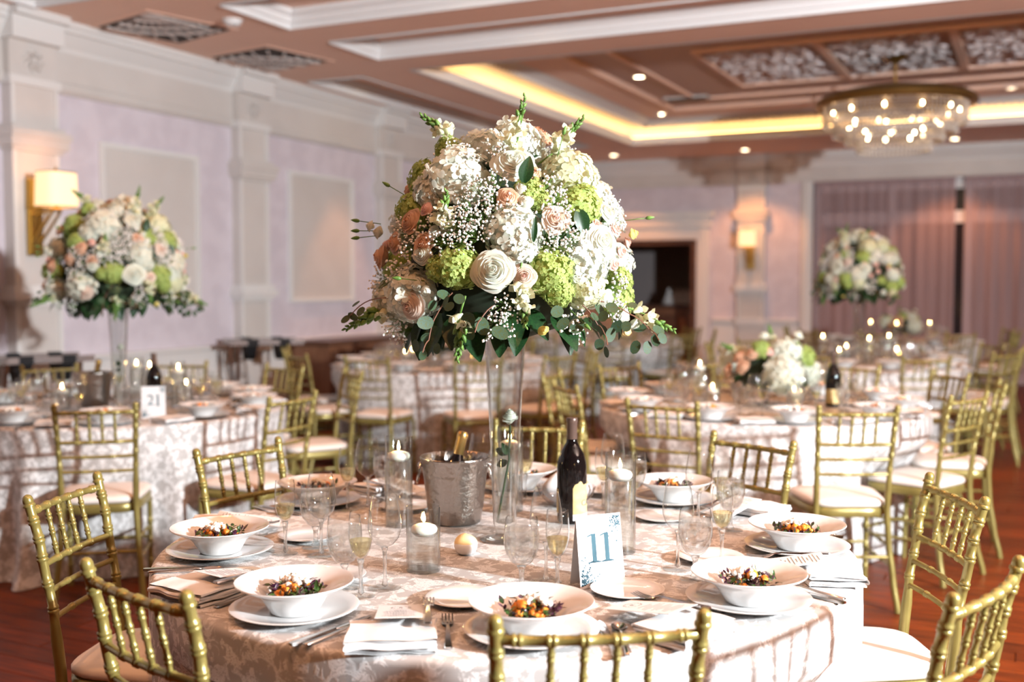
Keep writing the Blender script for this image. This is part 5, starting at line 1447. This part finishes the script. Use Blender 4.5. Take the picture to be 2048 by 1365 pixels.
EU=[ # polyline base..tip, leaf positions
(((-0.148, -0.297, 0.059), (-0.253, -0.274, 0.058), (-0.341, -0.235, 0.015)), ((-0.33, -0.222, 0.046, 0.0165), (-0.334, -0.229, 0.011, 0.0152), (-0.274, -0.286, 0.026, 0.0152), (-0.35, -0.245, 0.004, 0.0139))) ,
(((0.022, -0.334, 0.079), (-0.015, -0.36, 0.013), (-0.018, -0.38, -0.035), (-0.02, -0.406, -0.063)), ((0.002, -0.351, 0.073, 0.019), (0.028, -0.375, 0.055, 0.019), (0.05, -0.398, 0.044, 0.0177), (0.049, -0.346, 0.061, 0.0177), (-0.015, -0.374, 0.049, 0.0177), (-0.027, -0.389, 0.007, 0.0215), (-0.031, -0.334, 0.012, 0.0165), (-0.052, -0.338, -0.031, 0.0177), (-0.072, -0.35, -0.053, 0.019), (-0.066, -0.29, -0.05, 0.0165), (-0.031, -0.319, -0.06, 0.0165), (-0.064, -0.331, -0.077, 0.0139))) ,
(((0.309, -0.124, 0.06), (0.364, -0.021, 0.023), (0.373, 0.114, -0.023), (0.411, 0.073, -0.047)), ((0.321, -0.122, 0.033, 0.019), (0.353, -0.119, 0.038, 0.0203), (0.352, -0.176, 0.019, 0.0177), (0.324, -0.014, -0.012, 0.019), (0.332, -0.081, -0.031, 0.019), (0.375, -0.078, -0.009, 0.0165), (0.34, 0.067, 0.044, 0.0165), (0.342, 0.109, -0.014, 0.0203), (0.337, 0.098, -0.072, 0.019), (0.368, 0.104, -0.072, 0.0177), (0.397, 0.118, -0.024, 0.0177), (0.39, 0.112, -0.052, 0.0165), (0.407, 0.116, -0.046, 0.0165))) ,
(((0.289, -0.159, 0.048), (0.324, -0.145, -0.001), (0.35, -0.163, -0.024), (0.369, -0.195, -0.047)), ((0.278, -0.172, -0.007, 0.0215), (0.269, -0.238, 0.001, 0.019), (0.274, -0.288, 0.032, 0.019), (0.309, -0.114, -0.003, 0.0177), (0.311, -0.1, -0.053, 0.0165), (0.329, -0.094, -0.072, 0.0165), (0.312, -0.079, -0.016, 0.019), (0.324, -0.17, 0.018, 0.0165))) ,
(((0.123, -0.307, 0.049), (0.103, -0.346, 0.014), (0.105, -0.377, -0.014)), ((0.061, -0.331, 0.013, 0.0228), (0.107, -0.341, -0.004, 0.0228), (0.158, -0.344, -0.018, 0.0215), (0.058, -0.313, -0.022, 0.019))) ,
]
BB = [(0.035, -0.294, 0.303), (0.067, -0.276, 0.328), (0.108, -0.277, 0.302), (0.056, -0.307, 0.266), (0.092, -0.298, 0.265), (0.021, -0.319, 0.242), (-0.015, -0.329, 0.206), (0.039, -0.327, 0.205), (0.075, -0.318, 0.217), (0.096, -0.252, 0.353), (0.135, -0.276, 0.277), (0.204, -0.18, 0.348), (0.237, -0.177, 0.305), (0.233, -0.2, 0.279), (0.259, -0.198, 0.218), (0.234, -0.232, 0.205), (0.254, -0.217, 0.181), (0.277, -0.178, 0.206), (-0.05, -0.317, 0.238), (-0.063, -0.177, 0.448), (-0.014, -0.215, 0.423), (-0.158, -0.28, 0.235), (-0.109, -0.313, 0.196), (-0.162, -0.299, 0.134), (-0.292, -0.188, 0.11), (0.148, -0.303, 0.049), (0.159, -0.284, 0.013), (0.117, -0.295, -0.005), (0.34, -0.031, 0.09), (0.333, -0.048, 0.046), (-0.263, -0.173, -0.01), (-0.181, -0.245, -0.026), (0.271, -0.162, -0.008), (0.293, 0.038, 0.305), (0.307, 0.021, 0.277), (0.079, -0.189, 0.433), (-0.092, -0.216, 0.401)]
def arrangement(loc):
    t = thing('flower_arrangement', 'tall domed bouquet of white hydrangea, roses and eucalyptus above table eleven', 'flowers', loc)
    r = random.Random(17)
    core = MB()
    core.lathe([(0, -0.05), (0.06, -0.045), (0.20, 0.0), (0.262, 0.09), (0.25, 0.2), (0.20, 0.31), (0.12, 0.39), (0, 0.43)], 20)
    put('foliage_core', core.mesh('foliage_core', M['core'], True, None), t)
    KM = {'hw': ('hydrangea', 'hyd_white'), 'hg': ('green_hydrangea', 'hyd_lime'), 'rw': ('rose', 'rose_white'), 'rb': ('blush_rose', 'rose_blush'), 'rp': ('peach_rose', 'rose_peach'), 'ps': ('spray_rose', 'rose_pink'), 'li': ('lisianthus', 'lis_white'), 'ly': ('yellow_bud', 'lis_yellow')}
    def bloom(k, p, n, s):
        nm, me = KM[k]
        if k == 'hw' and r.random() < 0.4: me = 'hyd_cream'
        n = Vector(n); p = Vector(p)
        if k[0] == 'h': o = oriented(FM[me], nm, t, p - n*s*0.55, n, s*0.98, r.uniform(0, 6))
        else:
            n2 = (n + Vector((0.15*r.uniform(-1, 1), -0.15, 0.1*r.uniform(-1, 1)))).normalized()
            o = oriented(FM[me], nm, t, p + n*s*0.15, n2, s*1.0, r.uniform(0, 6))
            if k == 'rb': put('heart', FM['heart_pink'], o, (0, 0, 0.06))
            if k == 'rp': put('heart', FM['heart_peach'], o, (0, 0, 0.06))
    front = []
    for k, lst in FL.items():
        for q in lst:
            bloom(k, q[:3], q[3:6], q[6]); front.append(Vector(q[:3]))
    # the far side of the dome, same kinds of blooms
    kinds = ['hw', 'hg', 'rw', 'rb', 'hw', 'rp', 'hg', 'hw', 'rw', 'ps', 'li']
    k_ = 0; tries = 0; back = []
    while k_ < 46 and tries < 900:
        tries += 1
        th = r.uniform(0, 6.283); el = r.uniform(-0.15, 1.4)
        d = Vector((math.cos(th)*math.cos(el), math.sin(th)*math.cos(el), math.sin(el)))
        p = Vector((0.335*d.x, 0.335*d.y, 0.09 + (0.42 if d.z > 0 else 0.25)*d.z))
        if d.x*0.436 - d.y*0.9*-1*-1 > 0.12: continue
        kk = kinds[k_ % len(kinds)]; s = {'h': 0.062, 'r': 0.038, 'p': 0.024, 'l': 0.026}[kk[0]]
        if any((p-q[0]).length < (s+q[1])*0.78 for q in back) or any((p-q).length < s+0.02 for q in front): continue
        nn = Vector((d.x/0.335, d.y/0.335, d.z/0.42)).normalized()
        bloom(kk, p, nn, s); back.append((p, s)); k_ += 1
    for i, (b_, t_) in enumerate(SP): snap(t, b_, t_, i+3, 0.8 if i in (3, 6) else 0.45)
    for i, (path, leaves) in enumerate(EU):
        pts = [Vector(p) for p in path]
        sm = []
        for a, b2 in zip(pts, pts[1:]):
            for q in range(4): sm.append(a + (b2-a)*q/4 + Vector((0, 0, 0.006*math.sin(q*PI/4))))
        sm.append(pts[-1])
        spg = put('eucalyptus_sprig', MB().tube(sm, 0.0016, 5).mesh('eucalyptus_sprig', M['euc_stem']), t)
        for (x, y, z, s) in leaves:
            p = Vector((x, y, z)); q = min(sm, key=lambda w: (w-p).length)
            dr = (p - q); 
            if dr.length < 1e-3: dr = Vector((0, 0, -1))
            dr = (dr.normalized() + Vector((0, 0, -0.5)) + Vector((r.uniform(-1, 1), r.uniform(-1, 1), 0))*0.3).normalized()
            nrm = (Vector((0.44, -0.9, 0.35)) + Vector((r.uniform(-1, 1), r.uniform(-1, 1), r.uniform(-1, 1)))*0.55)
            nrm = (nrm - dr*nrm.dot(dr)).normalized(); xax = dr.cross(nrm)
            Rm = Matrix((xax, dr, nrm)).transposed()
            put('leaf', FM['leaf_euc'], spg, p - dr*s*1.2, Rm.to_euler(), s*2.05)
    def free_leaf(p, dr, nrm, s, me='leaf_big'):
        dr = Vector(dr).normalized(); nrm = Vector(nrm); nrm = (nrm - dr*nrm.dot(dr)).normalized(); xax = dr.cross(nrm)
        put('leaf', FM[me], t, p, Matrix((xax, dr, nrm)).transposed().to_euler(), s)
    free_leaf((0.165, -0.235, 0.345), (0.25, 0.0, 1), (0.4, -0.9, 0.1), 0.066)
    free_leaf((0.165, -0.27, 0.10), (-0.1, -0.2, 1), (0.5, -0.9, 0.1), 0.06, 'leaf_thin')
    free_leaf((0.265, -0.13, 0.285), (0.4, -0.1, -1), (0.6, -0.8, 0.1), 0.07, 'leaf_big')
    free_leaf((0.205, -0.265, 0.20), (0.2, -0.2, 1), (0.5, -0.9, 0.1), 0.06, 'leaf_thin')
    for k in range(46):
        th = r.uniform(0, 6.283) if k > 16 else r.uniform(-2.6, -0.4)
        d = Vector((math.cos(th), math.sin(th), 0)); rr = r.uniform(0.16, 0.30)
        p = d*rr + Vector((0, 0, 0.045 - 0.04*r.random()))
        free_leaf(p, d*0.75 + Vector((r.uniform(-0.5, 0.5), r.uniform(-0.5, 0.5), -r.uniform(0.35, 1.4))), d*0.7 + Vector((0, 0, 0.7)), r.uniform(0.07, 0.115))
    for k in range(46):
        th = r.uniform(0, 6.283); el = r.uniform(0, 1.45); d = Vector((math.cos(th)*math.cos(el), math.sin(th)*math.cos(el), math.sin(el)))
        p = Vector((0.27*d.x, 0.27*d.y, 0.09+0.35*d.z)); tg = d.orthogonal()
        free_leaf(p, tg + d*0.9, d, r.uniform(0.06, 0.09))
    for i, p in enumerate(BB):
        p = Vector(p); n = Vector((p.x, p.y, (p.z-0.09)*0.7)).normalized(); s = r.uniform(0.042, 0.056)
        o = tag(oriented(FM['breath_a' if i % 2 else 'breath_b'], 'babys_breath', t, p - n*0.022, n, s, r.uniform(0, 6)), kind='stuff')
        put('stems', FM['breath_a_stems' if i % 2 else 'breath_b_stems'], o)
    for k in range(22):
        th = r.uniform(0.2, 2.9); el = r.uniform(0.0, 1.3); d = Vector((math.cos(th)*math.cos(el), math.sin(th)*math.cos(el), math.sin(el)))
        o = tag(oriented(FM['breath_a' if k % 2 else 'breath_b'], 'babys_breath', t, Vector((0.31*d.x, 0.31*d.y, 0.09+0.39*d.z)), d, 0.05, r.uniform(0, 6)), kind='stuff')
        put('stems', FM['breath_a_stems' if k % 2 else 'breath_b_stems'], o)
    # lisianthus buds on wiry stems
    for (p, d_) in (((-0.30, -0.20, 0.262), (-1, -0.45, 0.15)), ((-0.30, -0.20, 0.24), (-1, -0.5, 0.0)), ((-0.30, -0.20, 0.225), (-1, -0.5, -0.12)), ((0.335, 0.10, 0.27), (1, 0.42, 0.12)), ((0.28, -0.17, 0.02), (0.7, -0.1, -0.6)), ((-0.09, -0.335, 0.11), (-0.8, -0.5, 0.1)), ((0.20, -0.09, 0.45), (0.25, 0.1, 1)), ((-0.21, -0.2, 0.34), (-0.8, -0.3, 0.5))):
        p = Vector(p); d_ = Vector(d_).normalized()
        b = MB(); b.tube([p - d_*0.03, p, p + d_*0.028], 0.0012, 5)
        Mx = alignM(tuple(p + d_*0.026), d_)
        b.lathe([(0, 0), (0.004, 0.003), (0.0055, 0.009), (0.004, 0.017), (0.001, 0.024), (0, 0.025)], 8, Mx)
        put('bud', b.mesh('bud', M['stem'], True, None), t)
    return register(t)

VX, VY = MX - 0.024, MY + 0.038
def vase(x, y, z, label):
    t = thing('trumpet_vase', label, 'vase', (x, y, z))
    put('glass', MB().lathe([(0, 0.0), (0.068, 0.0), (0.069, 0.003), (0.05, 0.007), (0.026, 0.014), (0.0255, 0.022), (0.032, 0.045), (0.034, 0.10), (0.041, 0.28), (0.050, 0.45), (0.059, 0.60), (0.0585, 0.602), (0.0565, 0.602), (0.047, 0.45), (0.038, 0.28), (0.031, 0.10), (0.028, 0.05), (0.0, 0.04)], 44).mesh('glass', M['vase_glass'], True, None), t)
    put('water', MB().lathe([(0, 0.042), (0.027, 0.050), (0.0302, 0.10), (0.0312, 0.125), (0, 0.125)], 32).mesh('water', M['water'], True, 60), t)
    return t
def vase_rose(x, y, z, label):
    t = thing('single_rose', label, 'flower', (x, y, z))
    pts = [(-0.018, -0.008, 0.052), (-0.004, -0.004, 0.13), (0.012, 0.0, 0.22), (0.015, 0.0, 0.285), (0.016, 0.0, 0.315)]
    put('stem', MB().tube(pts, 0.0030, 7).mesh('stem', M['leaf']), t)
    put('bloom', FM['rose_bud'], t, (0.016, 0.0, 0.340), (0.2, 0.1, 0), 0.034)
    for p, dr in (((0.008, 0, 0.215), (-0.9, -0.1, -0.35)), ((0.006, 0, 0.235), (-1, -0.1, 0.35)), ((0.012, 0, 0.235), (-0.2, -0.6, 0.75))):
        dr = Vector(dr).normalized(); nrm = Vector((0.3, -0.9, 0.2)); nrm = (nrm-dr*nrm.dot(dr)).normalized(); xax = dr.cross(nrm)
        put('leaf', FM['leaf_big'], t, p, Matrix((xax, dr, nrm)).transposed().to_euler(), 0.038)
rose_mesh('rose_bud', M['petal_white'], 16, 0.62, 9, 1.5)
vase(VX, VY, Z, 'tall clear trumpet vase carrying the bouquet on the table numbered eleven')
vase_rose(VX, VY, Z, 'single white rose standing inside the tall vase on table eleven')
BIG = arrangement((VX, VY, Z + 0.598))

# ---------------------------------------------------------------- the other tables
AVOID = {'twentyone': [(0.52, -0.28, 0.09), (-0.17, -0.02, 0.13)], 'compote': [(0.47, -0.06, 0.09), (0.38, 0.12, 0.05)]}
def bg_setting(key, ang, seed, where, near=True, menu=True):
    cx, cy_ = TABLES[key]; a = math.radians(ang); rad = Vector((math.cos(a), math.sin(a))); fc = -rad; rt = Vector((fc.y, -fc.x))
    r = random.Random(seed*31+len(where))
    def W(q, s): p = Vector((cx, cy_)) + rad*q + rt*s; return p.x, p.y
    def clear(px, py, m): return all(math.hypot(px-cx-q[0], py-cy_-q[1]) > q[2]+m for q in AVOID.get(key, []))
    face = a + PI/2; x, y = W(0.76, r.uniform(-0.02, 0.02))
    tag(put('dinner_plate', TM['plate'], None, (x, y, Z)), 'flat white under-plate on ' + where, 'plate', 'under-plates on ' + where)
    tag(put('salad_bowl', TM['bowl'], None, (x, y, Z+0.0055)), 'wide-rimmed white bowl of salad on ' + where, 'bowl', 'salad bowls on ' + where)
    if near: salad(x, y, Z+0.0185, seed, seed, 'salad of leaves and orange squash in a bowl on ' + where, 'salads on ' + where, False)
    else: tag(put('salad', TM['greens%d' % (seed % 3)], None, (x, y, Z+0.0185)), 'mound of dark leaf salad in a bowl on ' + where, 'salad', 'salads on ' + where)
    px, py = W(0.80, -0.235)
    tag(put('folded_napkin', TM['napkin'], None, (px, py, Z), (0, 0, face)), 'white folded napkin on ' + where, 'napkin', 'napkins on ' + where)
    px, py = W(0.52, -0.12)
    if clear(px, py, 0.09): tag(put('bread_plate', TM['bread_plate'], None, (px, py, Z)), 'small white bread plate on ' + where, 'plate', 'bread plates on ' + where)
    px, py = W(0.53, 0.05+r.uniform(-0.01, 0.01))
    if clear(px, py, 0.045): goblet(px, py, Z, 'stemmed goblet of water on ' + where, 'water goblets on ' + where, False)
    px, py = W(0.50, 0.165+r.uniform(-0.01, 0.01))
    if clear(px, py, 0.035): flute(px, py, Z, 'slender flute of champagne on ' + where, 'champagne flutes on ' + where)
    px, py = W(0.43, 0.10+r.uniform(-0.01, 0.01))
    if clear(px, py, 0.045): wine(px, py, Z, 'empty wine glass on ' + where, 'wine glasses on ' + where)
    if near:
        px, py = W(0.80, 0.15)
        tag(put('table_knife', TM['knife'], None, (px, py, Z), (0, 0, face)), 'steel knife on ' + where, 'knife', 'knives on ' + where)
def bg_candles(key, pts, where):
    cx, cy_ = TABLES[key]
    for i, (dx, dy, size) in enumerate(pts):
        candle(cx+dx, cy_+dy, Z, size, ('tall' if size == 'tall' else 'short') + ' glass cylinder with floating lit candle on ' + where, ('tall' if size == 'tall' else 'short') + ' candles on ' + where)

# table twenty-one
W21 = 'the table numbered twenty-one'
for i, a in enumerate((-49, -11, 26, 55, 85, 118, 155, 190, 228, -85)): bg_setting('twentyone', a, i+1, W21)
c21 = TABLES['twentyone']
vase(c21[0], c21[1], Z, 'tall clear trumpet vase carrying the bouquet on table twenty-one')
vase_rose(c21[0], c21[1], Z, 'single white rose standing inside the vase on table twenty-one')
dup(BIG, (c21[0], c21[1], Z+0.598), math.radians(38), 'tall domed bouquet of white flowers and greenery above table twenty-one', scale=1.1)
bg_candles('twentyone', ((-0.20, -0.22, 'short'), (0.06, 0.17, 'tall'), (0.32, 0.12, 'tall'), (0.24, 0.27, 'short'), (-0.12, 0.25, 'tall')), W21)
bucket(c21[0]-0.17, c21[1]-0.02, Z, math.radians(60), 'steel wine bucket with ring handles on the table numbered twenty-one', 'gold-foiled bottle leaning in the bucket on table twenty-one')
wine_bottle(c21[0]+0.20, c21[1]+0.06, Z, math.radians(-10), 'dark wine bottle standing behind the number twenty-one card', False)
number_card(c21[0]+0.52, c21[1]-0.28, Z, math.radians(42), '21', 'white tent card printed with a teal number twenty-one')

# table with the low flower bowl
WR = 'the low flower bowl table'
for i, a in enumerate((-95, -63, -28, 7, 39, 75, 112, 154, 190, 226)): bg_setting('compote', a, i+21, WR)
cR = TABLES['compote']
def compote(x, y, z, rz, s, label, vlabel):
    v = thing('glass_compote', vlabel, 'vase', (x, y, z))
    put('bowl', MB().lathe([(0, 0.062), (0.04, 0.066), (0.085, 0.09), (0.105, 0.125), (0.107, 0.14), (0.104, 0.14), (0.10, 0.125), (0.08, 0.095), (0, 0.07)], 32).mesh('bowl', M['glass_thick'], True, None), v)
    put('foot', MB().lathe([(0, 0), (0.055, 0), (0.055, 0.004), (0.014, 0.012), (0.010, 0.04), (0.016, 0.062), (0, 0.064)], 24).mesh('foot', M['solid_glass'], True, None), v)
    t = thing('low_bouquet', label, 'flowers', (x, y, z+0.125), rz)
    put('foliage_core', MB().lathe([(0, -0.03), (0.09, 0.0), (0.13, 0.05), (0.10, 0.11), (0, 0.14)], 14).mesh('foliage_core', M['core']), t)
    def B(me, nm, az, el, rr, sz):
        d = Vector((math.cos(az)*math.cos(el), math.sin(az)*math.cos(el), math.sin(el))); p = Vector((d.x*rr*1.25, d.y*rr*1.25, 0.03 + d.z*rr))
        o = oriented(FM[me], nm, t, p, d, sz, az*3); return o
    az0 = -1.0
    B('hyd_white', 'hydrangea', az0+0.1, 0.15, 0.125, 0.088); B('hyd_white', 'hydrangea', az0+0.5, 0.9, 0.13, 0.075); B('hyd_cream', 'hydrangea', az0+2.2, 0.5, 0.13, 0.075); B('hyd_white', 'hydrangea', az0-2.2, 0.5, 0.13, 0.075); B('hyd_white', 'hydrangea', az0+1.35, 0.1, 0.14, 0.062)
    B('rose_pink', 'spray_rose', az0-0.3, 0.95, 0.145, 0.034); B('rose_pink', 'spray_rose', az0+0.3, 1.15, 0.16, 0.032)
    for a_, e_ in ((-1.0, 0.35), (-1.3, 0.65), (-0.85, 0.8), (-1.5, 0.2), (2.9, 0.3), (1.7, 0.8)): B('rose_peach', 'peach_rose', az0+a_, e_, 0.15, 0.034)
    B('hyd_lime', 'green_hydrangea', az0-0.65, 1.0, 0.14, 0.045); B('hyd_lime', 'green_hydrangea', az0+1.0, 0.6, 0.15, 0.055); B('hyd_lime', 'green_hydrangea', az0+1.2, 1.0, 0.14, 0.05)
    B('lis_white', 'lisianthus', az0-0.5, 1.15, 0.20, 0.026); B('lis_white', 'lisianthus', az0+0.7, 1.0, 0.22, 0.028); B('rose_white', 'rose', az0+1.0, 0.25, 0.15, 0.04)
    snap(t, (-0.10, -0.03, 0.12), (-0.19, -0.06, 0.17), 31); snap(t, (0.02, 0.02, 0.15), (0.0, 0.03, 0.25), 32)
    r = random.Random(8)
    for k in range(26):
        th = r.uniform(0, 6.28); d = Vector((math.cos(th), math.sin(th), 0)); dr = (d + Vector((0, 0, r.uniform(-0.6, 0.5)))).normalized(); nrm = Vector((0, 0, 1)); nrm = (nrm-dr*nrm.dot(dr)).normalized(); xax = dr.cross(nrm)
        put('leaf', FM['leaf_big'], t, d*0.09 + Vector((0, 0, 0.02+0.05*r.random())), Matrix((xax, dr, nrm)).transposed().to_euler(), r.uniform(0.07, 0.11))
    t.scale = (s,)*3
    return register(t)
LOW = compote(cR[0]+0.02, cR[1]+0.06, Z, 0, 1.32, 'low bouquet of white hydrangea, peach roses and greenery in a footed bowl', 'footed glass bowl under the low white and peach bouquet')
bg_candles('compote', ((-0.36, 0.0, 'tall'), (-0.20, -0.30, 'short'), (0.24, -0.27, 'short'), (0.18, 0.36, 'tall'), (-0.16, 0.36, 'short')), WR)
wine_bottle(cR[0]+0.38, cR[1]+0.12, Z, math.radians(-40), 'dark wine bottle beside the low white and peach bouquet', False)
def blank_card(x, y, rz, label):
    t = thing('tent_card', label, 'sign', (x, y, Z), rz)
    put('front_panel', MB().box(-0.055, 0.055, 0, 0.0012, 0, 0.16, Matrix.Translation((0, -0.028, 0)) @ Matrix.Rotation(-0.17, 4, 'X')).mesh('front_panel', M['paper'], False), t)
    put('back_panel', MB().box(-0.055, 0.055, -0.0012, 0, 0, 0.16, Matrix.Translation((0, 0.028, 0)) @ Matrix.Rotation(0.17, 4, 'X')).mesh('back_panel', M['paper'], False), t)
blank_card(cR[0]+0.47, cR[1]-0.06, math.radians(100), 'white tent card standing sideways near the low flower bowl')

# remaining tables
WC = 'the table behind number twenty-one'
for i, a in enumerate((-120, -83, -50, -15, 20, 55, 90, 130, 170, 205)): bg_setting('centre', a, i+41, WC, False)
bg_candles('centre', ((-0.28, 0.0, 'short'), (0.05, -0.22, 'tall'), (0.30, 0.05, 'short'), (0.0, 0.28, 'tall'), (-0.2, -0.25, 'short')), WC)
cc = TABLES['centre']
v_ = compote(cc[0], cc[1], Z, 1.2, 1.0, 'low white and peach bouquet on the table behind number twenty-one', 'footed glass bowl on the table behind number twenty-one')
WB = 'the tall-flower table before the curtains'
for i, a in enumerate((-90, -63, -28, 5, 39, 75, 112, 154, 190, 226)): bg_setting('tallfar', a, i+61, WB, False)
cB = TABLES['tallfar']
vase(cB[0], cB[1], Z, 'tall clear trumpet vase carrying the bouquet before the curtains')
dup(BIG, (cB[0], cB[1], Z+0.598), math.radians(-60), 'tall domed bouquet of white flowers in front of the sheer curtains', scale=1.06)
bg_candles('tallfar', ((-0.30, -0.05, 'tall'), (-0.12, -0.30, 'short'), (0.12, -0.26, 'tall'), (0.32, -0.02, 'short'), (0.22, 0.28, 'tall'), (-0.15, 0.3, 'short')), WB)
WD = 'the table before the doorway'
for i, a in enumerate((-100, -62, -25, 15, 50, 88, 130, 172, 215)): bg_setting('far', a, i+81, WD, False)
bg_candles('far', ((-0.30, 0.0, 'short'), (0.0, -0.26, 'tall'), (0.30, 0.0, 'short'), (0.05, 0.28, 'tall')), WD)
WL = 'the table closest to the curtains'
for i, a in enumerate((-95, -55, -15, 25, 65, 185, 225)): bg_setting('lastrow', a, i+95, WL, False)
bg_candles('lastrow', ((-0.33, 0.0, 'tall'), (0.0, -0.33, 'tall'), (0.33, 0.0, 'tall'), (0.05, 0.33, 'tall')), WL)
cl_ = TABLES['lastrow']
compote(cl_[0], cl_[1], Z, 0.5, 1.15, 'low white bouquet on the table closest to the curtains', 'footed glass bowl on the table closest to the curtains')
